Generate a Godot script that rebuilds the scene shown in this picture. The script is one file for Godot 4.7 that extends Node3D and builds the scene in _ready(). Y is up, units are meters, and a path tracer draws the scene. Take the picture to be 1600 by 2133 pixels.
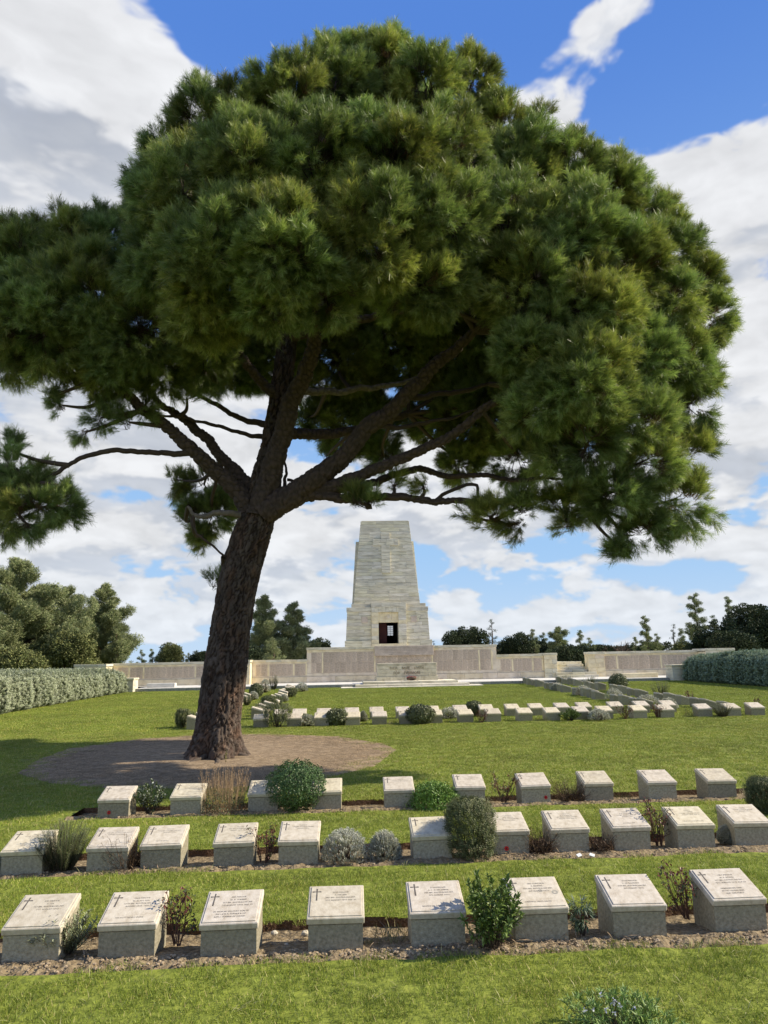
extends Node3D
# A war cemetery on a plateau: a great umbrella-shaped pine, rows of low headstones with shrubs between them, and a stone memorial with a tower behind. Rows run along x, the memorial lies towards -z.

const SLOPE := 0.0206          # the lawn climbs gently towards the memorial
const SUN_AZ := 2.0           # degrees behind the line of the rows, on the right
const SUN_EL := 37.0

var rng := RandomNumberGenerator.new()
var taken := {}
var M := {}
var noise := FastNoiseLite.new()
var cell := FastNoiseLite.new()
var mulch_edge := PackedVector2Array()
var bare_spots := []           # [x, z, rx, rz] where no grass grows


class MB:
	var v := PackedVector3Array()
	var n := PackedVector3Array()
	var c := PackedColorArray()
	var uv := PackedVector2Array()
	var col := Color.WHITE

	func tri(a: Vector3, b: Vector3, d: Vector3) -> void:
		var nn := (b - a).cross(d - a).normalized()
		v.append(a); v.append(d); v.append(b)
		n.append(nn); n.append(nn); n.append(nn)
		c.append(col); c.append(col); c.append(col)

	func tri_n(a: Vector3, b: Vector3, d: Vector3, na: Vector3, nb: Vector3, nd: Vector3) -> void:
		v.append(a); v.append(d); v.append(b)
		n.append(na); n.append(nd); n.append(nb)
		c.append(col); c.append(col); c.append(col)

	func quad(a: Vector3, b: Vector3, d: Vector3, e: Vector3) -> void:
		tri(a, b, d)
		tri(a, d, e)

	func box(o: Vector3, s: Vector3, bev := 0.0, bs := Basis.IDENTITY) -> void:
		var h := s * 0.5
		var ax := [Vector3.RIGHT, Vector3.UP, Vector3.BACK]
		for a in 3:
			for sg in [-1.0, 1.0]:
				var w: Vector3 = ax[a] * sg
				var p: Vector3 = ax[(a + 1) % 3]
				var q: Vector3 = ax[(a + 2) % 3] * sg
				var hw: float = h[a]
				var hp: float = h[(a + 1) % 3] - bev
				var hq: float = h[(a + 2) % 3] - bev
				quad(o + bs * (w * hw - p * hp - q * hq), o + bs * (w * hw + p * hp - q * hq), o + bs * (w * hw + p * hp + q * hq), o + bs * (w * hw - p * hp + q * hq))
		if bev <= 0.0:
			return
		for a in 3:
			var p: Vector3 = ax[a]
			var b: Vector3 = ax[(a + 1) % 3]
			var d: Vector3 = ax[(a + 2) % 3]
			var hp: float = h[a] - bev
			var hb: float = h[(a + 1) % 3]
			var hd: float = h[(a + 2) % 3]
			for s1 in [-1.0, 1.0]:
				for s2 in [-1.0, 1.0]:
					var e1: Vector3 = b * (s1 * hb) + d * (s2 * (hd - bev))
					var e2: Vector3 = b * (s1 * (hb - bev)) + d * (s2 * hd)
					if s1 * s2 > 0:
						quad(o + bs * (e1 + p * hp), o + bs * (e1 - p * hp), o + bs * (e2 - p * hp), o + bs * (e2 + p * hp))
					else:
						quad(o + bs * (e1 - p * hp), o + bs * (e1 + p * hp), o + bs * (e2 + p * hp), o + bs * (e2 - p * hp))
		for sx in [-1.0, 1.0]:
			for sy in [-1.0, 1.0]:
				for sz in [-1.0, 1.0]:
					var x := Vector3(sx * h.x, sy * (h.y - bev), sz * (h.z - bev))
					var y := Vector3(sx * (h.x - bev), sy * h.y, sz * (h.z - bev))
					var z := Vector3(sx * (h.x - bev), sy * (h.y - bev), sz * h.z)
					if sx * sy * sz > 0:
						tri(o + bs * x, o + bs * y, o + bs * z)
					else:
						tri(o + bs * x, o + bs * z, o + bs * y)

	func prism(prof: Array, x0: float, x1: float) -> void:      # profile of (z, y), going round so that its left is inside when seen from +x
		var k := prof.size()
		for i in k:
			var a: Vector2 = prof[i]
			var b: Vector2 = prof[(i + 1) % k]
			quad(Vector3(x0, a.y, a.x), Vector3(x1, a.y, a.x), Vector3(x1, b.y, b.x), Vector3(x0, b.y, b.x))
		for i in range(1, k - 1):
			var a: Vector2 = prof[0]
			var b: Vector2 = prof[i]
			var d: Vector2 = prof[i + 1]
			tri(Vector3(x1, a.y, a.x), Vector3(x1, d.y, d.x), Vector3(x1, b.y, b.x))
			tri(Vector3(x0, a.y, a.x), Vector3(x0, b.y, b.x), Vector3(x0, d.y, d.x))

	func tube(path: PackedVector3Array, radii: PackedFloat32Array, sides: int, rough: FastNoiseLite = null, amp := 0.0, freq := 1.0) -> void:
		var rings := []
		var norms := []
		var tones := []
		var side := Vector3.ZERO
		for i in path.size():
			var t := (path[mini(i + 1, path.size() - 1)] - path[maxi(i - 1, 0)]).normalized()
			if side == Vector3.ZERO:
				side = t.cross(Vector3.UP if absf(t.y) < 0.9 else Vector3.RIGHT).normalized()
			side = (side - t * side.dot(t)).normalized()
			var up := side.cross(t)
			var ring := PackedVector3Array()
			var nr := PackedVector3Array()
			var tr := PackedFloat32Array()
			for k in sides + 1:
				var an := TAU * (k % sides) / sides
				var d := side * cos(an) + up * sin(an)
				var r := radii[i]
				if rough:
					var q := path[i] + d * radii[i]
					var nv := rough.get_noise_3d(q.x * freq, q.y * freq, q.z * freq)
					if rough.noise_type == FastNoiseLite.TYPE_CELLULAR:
						nv = smoothstep(0.02, 0.3, nv + 1.0)
						tr.append(0.68 + 0.38 * nv)
					else:
						tr.append(0.85 + 0.4 * nv)
					r += amp * nv
				ring.append(path[i] + d * r)
				nr.append(d)
			rings.append(ring)
			norms.append(nr)
			tones.append(tr)
		if rough:
			for i in path.size():
				var a: PackedVector3Array = rings[maxi(i - 1, 0)]
				var b: PackedVector3Array = rings[mini(i + 1, path.size() - 1)]
				var r0: PackedVector3Array = rings[i]
				var nn := PackedVector3Array()
				for k in sides + 1:
					var dk := r0[(k + 1) % sides] - r0[(k - 1 + sides) % sides]
					var g := dk.cross(b[k] - a[k])
					if g.dot(norms[i][k]) < 0:
						g = -g
					nn.append(g.normalized())
				norms[i] = nn
		for i in path.size() - 1:
			var a: PackedVector3Array = rings[i]
			var b: PackedVector3Array = rings[i + 1]
			var na: PackedVector3Array = norms[i]
			var nb: PackedVector3Array = norms[i + 1]
			for k in sides:
				tri_n(a[k], b[k], b[k + 1], na[k], nb[k], nb[k + 1])
				tri_n(a[k], b[k + 1], a[k + 1], na[k], nb[k + 1], na[k + 1])
				if rough:
					var e := c.size()
					var ta: PackedFloat32Array = tones[i]
					var tb: PackedFloat32Array = tones[i + 1]
					c[e - 6] = col * ta[k]; c[e - 5] = col * tb[k + 1]; c[e - 4] = col * tb[k]
					c[e - 3] = col * ta[k]; c[e - 2] = col * ta[k + 1]; c[e - 1] = col * tb[k + 1]

	func face_up() -> void:
		for i in range(0, v.size(), 3):
			if n[i].y < 0:
				var q := v[i + 1]
				v[i + 1] = v[i + 2]
				v[i + 2] = q
				for k in 3:
					n[i + k] = -n[i + k]

	func leaf(p: Vector3, dir: Vector3, up: Vector3, len: float, wid: float, fold := 0.25) -> void:   # a folded diamond of four triangles
		var s := dir.cross(up).normalized()
		var u := s.cross(dir).normalized()
		var m := p + dir * len * 0.45
		var tip := p + dir * len - u * len * 0.12
		var l := m - s * wid * 0.5 + u * wid * fold
		var r := m + s * wid * 0.5 + u * wid * fold
		tri(p, m, l); tri(p, r, m); tri(m, tip, l); tri(m, r, tip)

	func blade(p: Vector3, tip: Vector3, w: Vector3) -> void:
		tri(p - w, p + w, tip)

	func mesh() -> ArrayMesh:
		var arr := []
		arr.resize(Mesh.ARRAY_MAX)
		arr[Mesh.ARRAY_VERTEX] = v
		arr[Mesh.ARRAY_NORMAL] = n
		arr[Mesh.ARRAY_COLOR] = c
		if uv.size() == v.size() and uv.size() > 0:
			arr[Mesh.ARRAY_TEX_UV] = uv
		var m := ArrayMesh.new()
		m.add_surface_from_arrays(Mesh.PRIMITIVE_TRIANGLES, arr)
		return m


# ---------- naming and tagging
func numbered(called: String) -> String:
	var k: int = taken.get(called, 0)
	taken[called] = k + 1
	return called if k == 0 else "%s_%03d" % [called, k]

func thing(called: String, label: String, category: String, at := Vector3.ZERO, turn := 0.0, group := "") -> Node3D:
	var o := Node3D.new()
	o.name = numbered(called)
	add_child(o)
	o.position = at
	o.rotation.y = turn
	o.set_meta("label", label)
	o.set_meta("category", category)
	if group:
		o.set_meta("group", group)
	return o

func part(called: String, mesh: Mesh, m: Material, parent: Node3D, stuff := false) -> MeshInstance3D:
	var o := MeshInstance3D.new()
	o.name = called
	o.mesh = mesh
	o.material_override = m
	parent.add_child(o, true)
	if stuff:
		o.set_meta("kind", "stuff")
	return o

func single(called: String, mesh: Mesh, m: Material, label: String, category: String, at := Vector3.ZERO, group := "") -> MeshInstance3D:
	var o := MeshInstance3D.new()
	o.name = numbered(called)
	o.mesh = mesh
	o.material_override = m
	add_child(o)
	o.position = at
	o.set_meta("label", label)
	o.set_meta("category", category)
	if group:
		o.set_meta("group", group)
	return o

func structure(called: String, mesh: Mesh, m: Material, label := "") -> MeshInstance3D:
	var o := MeshInstance3D.new()
	o.name = numbered(called)
	o.mesh = mesh
	o.material_override = m
	add_child(o)
	o.set_meta("kind", "structure")
	if label:
		o.set_meta("label", label)
	return o

func scatter(called: String, mesh: Mesh, m: Material, where: Array, tints: PackedColorArray, parent: Node3D = null) -> MultiMeshInstance3D:
	var mm := MultiMesh.new()
	mm.transform_format = MultiMesh.TRANSFORM_3D
	mm.use_colors = true
	mm.mesh = mesh
	mm.instance_count = where.size()
	for i in where.size():
		mm.set_instance_transform(i, where[i])
		mm.set_instance_color(i, tints[i])
	var o := MultiMeshInstance3D.new()
	o.multimesh = mm
	o.material_override = m
	if parent:
		o.name = called
		parent.add_child(o, true)
	else:
		o.name = numbered(called)
		add_child(o)
	o.set_meta("kind", "stuff")
	return o


# ---------- materials
func lin(r: float, g: float, b: float) -> Color:
	return Color(r, g, b).linear_to_srgb()

func noise_tex(seed_: int, freq: float, oct: int, stops: Array, normal := false, size := 512, kind := FastNoiseLite.TYPE_SIMPLEX_SMOOTH) -> NoiseTexture2D:
	var f := FastNoiseLite.new()
	f.seed = seed_
	f.noise_type = kind
	f.frequency = freq
	f.fractal_octaves = oct
	f.fractal_gain = 0.6
	var t := NoiseTexture2D.new()
	t.width = size
	t.height = size
	t.seamless = true
	t.noise = f
	if normal:
		t.as_normal_map = true
		t.bump_strength = 6.0
	elif stops.size():
		var g := Gradient.new()
		var offs := PackedFloat32Array()
		var cols := PackedColorArray()
		for s in stops:
			offs.append(s[0])
			cols.append(lin(s[1], s[2], s[3]))
		g.offsets = offs
		g.colors = cols
		t.color_ramp = g
	return t

func mat(called: String, col: Color, rough := 0.9, tex: Texture2D = null, scale := 1.0, height: Texture2D = null, hs := 1.0, hscale := 0.0) -> StandardMaterial3D:
	var m := StandardMaterial3D.new()
	m.resource_name = called
	m.albedo_color = col
	m.roughness = rough
	m.metallic_specular = 0.35
	if tex:
		m.albedo_texture = tex
		m.uv1_triplanar = true
		m.uv1_world_triplanar = true
		m.uv1_scale = Vector3.ONE * scale
	if height:
		m.heightmap_enabled = true
		m.heightmap_texture = height
		m.heightmap_scale = hs
		m.uv1_triplanar = true
		m.uv1_world_triplanar = true
		m.uv1_scale = Vector3.ONE * scale
	return m

func leafy(called: String, back := 0.5, rough := 0.6) -> StandardMaterial3D:
	var m := StandardMaterial3D.new()
	m.resource_name = called
	m.vertex_color_use_as_albedo = true
	m.roughness = rough
	m.metallic_specular = 0.4
	if back > 0:
		m.backlight_enabled = true
		m.backlight = Color(back, back, back)
	m.cull_mode = BaseMaterial3D.CULL_DISABLED
	return m

func materials() -> void:
	var fine := noise_tex(11, 0.02, 5, [])
	var grit := noise_tex(12, 0.06, 4, [])
	M.plaque = []
	for k in 4:
		var s: float = [1.0, 0.93, 1.04, 0.97][k]
		var y: float = [1.0, 0.97, 0.93, 1.03][k]
		M.plaque.append(mat("limestone", Color.WHITE, 0.85, noise_tex(20 + k, 0.012, 6, [[0.0, 0.38 * s, 0.32 * s, 0.23 * s * y], [0.4, 0.53 * s, 0.475 * s, 0.38 * s * y], [0.6, 0.575 * s, 0.52 * s, 0.42 * s * y], [1.0, 0.67 * s, 0.615 * s, 0.52 * s * y]]), 1.9, grit, 0.12))
	M.pedestal = []
	for k in 5:
		var s: float = [1.0, 0.84, 1.12, 0.92, 1.05][k]
		M.pedestal.append(mat("concrete", Color.WHITE, 0.95, noise_tex(30 + k, 0.03, 7, [[0.0, 0.21 * s, 0.187 * s, 0.13 * s], [0.4, 0.32 * s, 0.288 * s, 0.205 * s], [0.6, 0.36 * s, 0.325 * s, 0.235 * s], [1.0, 0.47 * s, 0.43 * s, 0.32 * s]]), 1.6, grit, 0.5))
	M.carve_tone = mat("weathered_shaded_carving", lin(0.10, 0.09, 0.08), 0.9)  # dark grey holds the groove shade and weathering of carved cross and letters
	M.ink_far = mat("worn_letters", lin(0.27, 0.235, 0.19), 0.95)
	M.soil = mat("soil", Color.WHITE, 1.0, noise_tex(40, 0.02, 7, [[0.0, 0.09, 0.065, 0.037], [0.45, 0.2, 0.152, 0.09], [0.65, 0.29, 0.228, 0.14], [1.0, 0.44, 0.36, 0.24]]), 1.4, fine, 2.0)
	M.clod = leafy("clods", 0.0, 1.0)
	M.turf_cut = mat("cut_turf_edge", Color.WHITE, 1.0, noise_tex(41, 0.03, 6, [[0.0, 0.05, 0.03, 0.018], [0.5, 0.12, 0.07, 0.04], [1.0, 0.2, 0.13, 0.08]]), 2.0, fine, 2.0)
	M.lawn = mat("turf", Color.WHITE, 1.0, noise_tex(42, 0.03, 6, [[0.0, 0.075, 0.095, 0.014], [0.5, 0.165, 0.20, 0.028], [1.0, 0.25, 0.275, 0.05]]), 0.6, fine, 2.0)
	M.grass = leafy("grass_blades", 0.7, 0.55)
	M.needles = leafy("pine_needles", 0.75, 0.4)
	M.needles.backlight = Color(0.8, 0.84, 0.66)
	M.leaves = leafy("leaves", 0.5, 0.45)
	M.matte_leaves = leafy("matte_leaves", 0.4, 0.75)
	var litter := noise_tex(43, 0.012, 9, [[0.0, 0.10, 0.07, 0.042], [0.5, 0.24, 0.178, 0.115], [1.0, 0.46, 0.365, 0.25]], false, 1024)
	(litter.noise as FastNoiseLite).fractal_gain = 0.88
	M.mulch = mat("needle_litter", Color.WHITE, 1.0, litter, 0.27)
	M.bark = leafy("bark", 0.0, 0.95)
	var bark_bump := noise_tex(44, 0.03, 6, [])
	M.bark.heightmap_enabled = true
	M.bark.heightmap_texture = bark_bump
	M.bark.heightmap_scale = 1.2
	M.bark.albedo_texture = noise_tex(45, 0.04, 6, [[0.0, 0.45, 0.45, 0.46], [0.5, 0.8, 0.8, 0.8], [1.0, 1.0, 1.0, 0.98]])
	M.bark.uv1_triplanar = true
	M.bark.uv1_world_triplanar = true
	M.bark.uv1_scale = Vector3(3.0, 1.3, 3.0)
	M.twig = mat("twigs", lin(0.13, 0.095, 0.07), 0.95)
	M.dead = mat("dead_stalks", lin(0.36, 0.23, 0.12), 0.95)
	M.cane = mat("rose_canes", lin(0.13, 0.07, 0.05), 0.8)
	M.blocks = []
	for k in 8:
		var s: float = [1.0, 0.95, 1.05, 0.9, 0.98, 1.10, 0.93, 1.02][k]
		var w: float = [1.0, 1.02, 0.98, 0.97, 0.94, 1.04, 1.0, 0.92][k]
		M.blocks.append(mat("weathered_block", Color.WHITE, 0.95, noise_tex(50 + k, 0.012, 6, [[0.0, 0.40 * s, 0.365 * s, 0.27 * s * w], [0.42, 0.62 * s, 0.57 * s, 0.435 * s * w], [0.6, 0.69 * s, 0.64 * s, 0.495 * s * w], [1.0, 0.80 * s, 0.75 * s, 0.60 * s * w]], false, 256), 0.5, grit, 0.4))
		M.blocks[k].uv1_scale = Vector3(0.22, 1.3, 0.22)
	M.wall = []
	for k in 5:
		var s: float = [1.0, 0.93, 1.07, 0.97, 1.03][k]
		var w: float = [1.0, 0.95, 0.86, 1.04, 0.9][k]
		M.wall.append(mat("wall_stone", Color.WHITE, 0.92, noise_tex(60 + k, 0.01, 6, [[0.0, 0.56 * s, 0.475 * s, 0.35 * s * w], [0.5, 0.73 * s, 0.63 * s, 0.475 * s * w], [1.0, 0.82 * s, 0.73 * s, 0.58 * s * w]], false, 256), 0.5, grit, 0.3))
	M.paving = mat("paving", Color.WHITE, 0.9, noise_tex(70, 0.01, 5, [[0.0, 0.5, 0.48, 0.42], [0.5, 0.62, 0.6, 0.54], [1.0, 0.72, 0.7, 0.64]]), 0.4)
	M.riser = mat("kerb_stone", Color.WHITE, 0.95, noise_tex(71, 0.02, 6, [[0.0, 0.16, 0.16, 0.14], [0.5, 0.3, 0.3, 0.27], [1.0, 0.45, 0.44, 0.4]]), 0.6)
	M.panel = []
	for k in 5:
		M.panel.append(panel_material(k))
	M.panel_plain = mat("dedication_stone", Color.WHITE, 0.92, noise_tex(75, 0.012, 6, [[0.0, 0.44, 0.36, 0.285], [0.5, 0.56, 0.465, 0.37], [1.0, 0.68, 0.58, 0.47]], false, 256), 0.5)
	M.altar = []
	for k in 3:
		var s: float = [1.0, 0.88, 1.12][k]
		M.altar.append(mat("altar_stone", Color.WHITE, 0.92, noise_tex(80 + k, 0.012, 6, [[0.0, 0.43 * s, 0.385 * s, 0.265 * s], [0.5, 0.64 * s, 0.585 * s, 0.43 * s], [1.0, 0.78 * s, 0.725 * s, 0.56 * s]], false, 256), 0.6, grit, 0.3))
	M.altar_ink = mat("carved_brown", lin(0.16, 0.12, 0.06), 0.95)
	M.door = mat("bronze_door", lin(0.05, 0.012, 0.01), 0.6)
	M.dark = mat("dark_interior", lin(0.02, 0.02, 0.02), 0.9)  # near black; inside the tower it stands in for shade
	M.glass = mat("window_glass", Color(0.8, 0.85, 0.9, 0.25), 0.05)
	M.glass.transparency = BaseMaterial3D.TRANSPARENCY_ALPHA
	M.red = mat("poppy_red", lin(0.55, 0.012, 0.02), 0.6)
	M.paper = mat("white_card", lin(0.78, 0.78, 0.76), 0.8)
	M.earth = mat("far_ground", Color.WHITE, 1.0, noise_tex(72, 0.01, 6, [[0.0, 0.05, 0.055, 0.03], [0.5, 0.09, 0.09, 0.045], [1.0, 0.15, 0.13, 0.07]]), 0.02)

func panel_material(k: int) -> StandardMaterial3D:      # a slab of carved names: rows of small worn letters
	var r := RandomNumberGenerator.new()
	r.seed = 900 + k
	var w := 128
	var h := 512
	var im := Image.create_empty(w, h, false, Image.FORMAT_RGB8)
	var tone: float = [1.0, 0.92, 1.07, 0.97, 0.88][k]
	var base := Color(0.58 * tone, 0.48 * tone, 0.37 * tone)
	var f := FastNoiseLite.new()
	f.seed = 70 + k
	f.frequency = 0.02
	f.fractal_octaves = 5
	for y in h:
		for x in w:
			var a := 1.0 + 0.32 * f.get_noise_2d(x, y * 0.6)
			im.set_pixel(x, y, Color(base.r * a, base.g * a, base.b * a).linear_to_srgb())
	for line in 44:
		var y := 14 + line * 11
		if line % 13 == 12:
			continue
		var x := 8
		var stop := r.randi_range(80, 118)
		while x < stop:
			var cw := r.randi_range(2, 4)
			var a := r.randf_range(0.25, 0.7)
			var p := im.get_pixel(x, y)
			im.fill_rect(Rect2i(x, y, cw, 6), Color(p.r * (1 - a * 0.55), p.g * (1 - a * 0.58), p.b * (1 - a * 0.6)))
			x += cw + (2 if r.randf() < 0.8 else 6)
	im.generate_mipmaps()
	var m := StandardMaterial3D.new()
	m.resource_name = "name_slab"
	m.albedo_texture = ImageTexture.create_from_image(im)
	m.roughness = 0.9
	m.metallic_specular = 0.3
	return m

func gy(z: float) -> float:
	return -SLOPE * z

func on(x: float, z: float, up := 0.0) -> Vector3:
	return Vector3(x, gy(z) + up, z)

func rv() -> Vector3:
	while true:
		var p := Vector3(rng.randf_range(-1, 1), rng.randf_range(-1, 1), rng.randf_range(-1, 1))
		if p.length_squared() < 1.0 and p.length_squared() > 0.01:
			return p.normalized()
	return Vector3.UP

func rf(a: float, b: float) -> float:
	return rng.randf_range(a, b)

func facing(dir: Vector3, roll := 0.0) -> Basis:        # y axis along dir
	var y := dir.normalized()
	var x := y.cross(Vector3.BACK if absf(y.z) < 0.9 else Vector3.RIGHT).normalized()
	return Basis(x, y, x.cross(y)).rotated(y, roll)


# ---------- the sky: air and clouds
func make_sky() -> Sky:
	var w := 4096
	var h := 2048
	var im := Image.create_empty(w, h, false, Image.FORMAT_RGBF)
	im.fill_rect(Rect2i(0, 0, w, h), Color(0.13, 0.14, 0.09))
	var f := FastNoiseLite.new()
	f.seed = 5
	f.frequency = 1.0
	f.fractal_octaves = 6
	f.fractal_gain = 0.52
	var g := FastNoiseLite.new()
	g.seed = 9
	g.frequency = 1.0
	g.fractal_octaves = 3
	var masses := [
		[-24.2, 40.8, 9.7, 6.3, 0.90], [-25.4, 32.0, 7.9, 7.3, 0.80], [-20.8, 35.6, 7.5, 5.6, 0.60], [-16.4, 44.0, 2.7, 3.9, 0.20],
		[-22.8, 16.7, 11.8, 7.4, 0.70], [-8.5, 16.0, 9.4, 5.9, 0.45], [-16.8, 12.6, 2.1, 1.1, -0.90], [-17.7, 5.4, 8.0, 2.8, 0.45],
		[-4.6, 10.0, 7.6, 2.3, 0.50], [-3.8, 5.3, 5.3, 1.5, 0.40], [12.7, 9.3, 8.9, 2.6, 0.55], [9.1, 5.0, 2.1, 0.8, 0.70],
		[21.7, 3.6, 2.3, 0.9, 0.70], [29.3, 7.8, 3.0, 1.4, 0.50], [12.7, 2.9, 5.0, 1.5, 0.45], [27.9, 3.8, 4.5, 0.9, 0.35],
		[21.6, 6.2, 5.3, 0.9, -0.50], [30.5, 9.9, 2.1, 1.0, -0.50], [-14.4, 7.3, 2.5, 0.9, -0.30], [15.1, 17.4, 10.3, 4.4, 0.40],
		[1.5, 5.4, 6.1, 1.1, 0.25], [17.2, 4.6, 4.9, 1.5, 0.30], [-11.1, 3.3, 7.3, 1.5, 0.30], [6.8, 2.7, 9.2, 1.1, 0.30],
		[28.0, 28.8, 9.0, 6.6, 0.90], [19.8, 36.7, 4.9, 3.8, 0.60], [29.0, 19.3, 7.2, 7.2, 0.80], [28.3, 13.1, 5.9, 3.1, 0.60],
		[22.1, 44.2, 1.3, 1.5, 0.45], [18.3, 42.1, 2.4, 1.2, 0.35], [0.4, 45.2, 10.4, 3.8, -1.30], [31.7, 39.6, 6.3, 3.8, -1.30],
		[15.2, 45.0, 3.3, 1.8, -0.90], [-6.7, 45.2, 3.8, 2.8, -0.70], [7.1, 14.1, 11.1, 3.8, 0.40], [-2.6, 1.8, 31.8, 1.5, 0.10]]
	var sun := Vector3(cos(deg_to_rad(SUN_EL)) * cos(deg_to_rad(SUN_AZ)), sin(deg_to_rad(SUN_EL)), -cos(deg_to_rad(SUN_EL)) * sin(deg_to_rad(SUN_AZ)))
	# a coarse map of where the big masses lie, one value every eight pixels
	var gw := w / 8
	var gh := h / 16
	var coarse := PackedFloat32Array()
	coarse.resize((gw + 1) * (gh + 1))
	for j in gh + 1:
		var el := 90.0 - 180.0 * (j * 8.0) / h
		for i in gw + 1:
			var az := 360.0 * (i * 8.0) / w - 180.0
			var d := dir_of(az, el)
			var s := 0.12 + 0.5 * g.get_noise_3d(d.x * 1.3, d.y * 2.2, d.z * 1.3) - 0.25 * smoothstep(50.0, 85.0, el)
			for b in masses:
				var dx: float = (az - b[0]) * cos(deg_to_rad(b[1])) / b[2]
				var dy: float = (el - b[1]) / b[3]
				var q := dx * dx + dy * dy
				if q < 6.0:
					s += b[4] * exp(-q)
			coarse[j * (gw + 1) + i] = s
	var y := 0
	while y < h / 2:
		var el0 := 90.0 - 180.0 * y / h
		var x := 0
		while x < w:
			var az0 := 360.0 * x / w - 180.0
			var step := 1 if az0 > -44.0 and az0 < 50.0 and el0 < 53.0 else 8
			if step == 8 and y % 8 != 0:
				x += 8
				continue
			var el := 90.0 - 180.0 * (y + step * 0.5) / h
			var d := dir_of(360.0 * (x + step * 0.5) / w - 180.0, el)
			var col := sky_color(d, el, x, y, coarse, gw, f, sun)
			if step == 1:
				im.set_pixel((x + w / 2) % w, y, col)
			else:
				im.fill_rect(Rect2i((x + w / 2) % w, y, 8, mini(8, h / 2 - y)), col)
			x += step
		y += 1
	var pm := PanoramaSkyMaterial.new()
	pm.panorama = ImageTexture.create_from_image(im)
	var s := Sky.new()
	s.sky_material = pm
	return s

func dir_of(az: float, el: float) -> Vector3:
	var a := deg_to_rad(az)
	var e := deg_to_rad(el)
	return Vector3(cos(e) * sin(a), sin(e), -cos(e) * cos(a))

func coarse_at(coarse: PackedFloat32Array, gw: int, x: float, y: float) -> float:
	var i := clampi(int(x / 8.0), 0, gw - 1)
	var j := clampi(int(y / 8.0), 0, 127)
	var u := x / 8.0 - i
	var t := y / 8.0 - j
	var k := j * (gw + 1) + i
	return lerpf(lerpf(coarse[k], coarse[k + 1], u), lerpf(coarse[k + gw + 1], coarse[k + gw + 2], u), t)

func sky_color(d: Vector3, el: float, x: int, y: int, coarse: PackedFloat32Array, gw: int, f: FastNoiseLite, sun: Vector3) -> Color:
	# clear air
	var t := clampf(el / 46.0, 0.0, 1.0)
	var air := Color(0.385, 0.50, 0.635).lerp(Color(0.255, 0.415, 0.63), smoothstep(0.0, 0.2, t)).lerp(Color(0.125, 0.255, 0.56), smoothstep(0.15, 0.62, t)).lerp(Color(0.068, 0.172, 0.485), smoothstep(0.55, 1.0, t)).lerp(Color(0.045, 0.125, 0.42), smoothstep(46.0, 90.0, el))
	# clouds: layers look flatter towards the horizon
	var sh := 1.0 / (maxf(d.y, 0.0) + 0.34)
	var p := Vector3(d.x * sh * 2.3, d.y * 5.0, d.z * sh * 2.3)
	var warp := f.get_noise_3d(p.x * 0.7 + 7.0, p.y * 0.7, p.z * 0.7) * 0.35
	var q0 := Vector3(p.x + warp, p.y + warp * 0.7, p.z - warp)
	var n := f.get_noise_3d(q0.x, q0.y, q0.z)
	var fine := f.get_noise_3d(q0.x * 3.1 + 3.0, q0.y * 3.1, q0.z * 3.1)
	var big := coarse_at(coarse, gw, x, y)
	var low := 0.30 * smoothstep(1.0, 5.0, el) * (1.0 - smoothstep(9.0, 20.0, el))
	var dens := low + big * 0.85 + 1.3 * n + 0.42 * fine
	var a := smoothstep(0.15, 0.45, dens)
	if a <= 0.0:
		return air
	# light comes in from the sun's side: compare with the density a little nearer to the sun and higher up
	var q := (d + sun * 0.03 + Vector3(0, 0.022, 0)).normalized()
	var sq := 1.0 / (maxf(q.y, 0.0) + 0.34)
	var pq := Vector3(q.x * sq * 2.3 + warp, q.y * 5.0 + warp * 0.7, q.z * sq * 2.3 - warp)
	var nq := f.get_noise_3d(pq.x, pq.y, pq.z)
	var fq := f.get_noise_3d(pq.x * 3.1 + 3.0, pq.y * 3.1, pq.z * 3.1)
	var bq := coarse_at(coarse, gw, x + 22.0, y - 24.0)
	var lit := clampf(0.60 + (dens - (low + bq * 0.85 + 1.3 * nq + 0.42 * fq)) * 1.25, 0.0, 1.0)
	var thick := smoothstep(0.45, 1.5, dens + 0.5 * fine)
	var shade := Color(0.335, 0.36, 0.41).lerp(Color(0.46, 0.485, 0.53), 1.0 - thick)
	var white := Color(0.585, 0.59, 0.60)
	var c := shade.lerp(white, smoothstep(0.1, 0.8, lit))
	var mott := clampf(0.95 + 0.22 * fine + 0.10 * n, 0.78, 1.08)
	c = Color(c.r * mott, c.g * mott, c.b * mott)
	c = c.lerp(Color(0.50, 0.575, 0.67), 0.4 * (1.0 - smoothstep(0.0, 0.25, t)))
	return air.lerp(c, a * 0.97)


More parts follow.
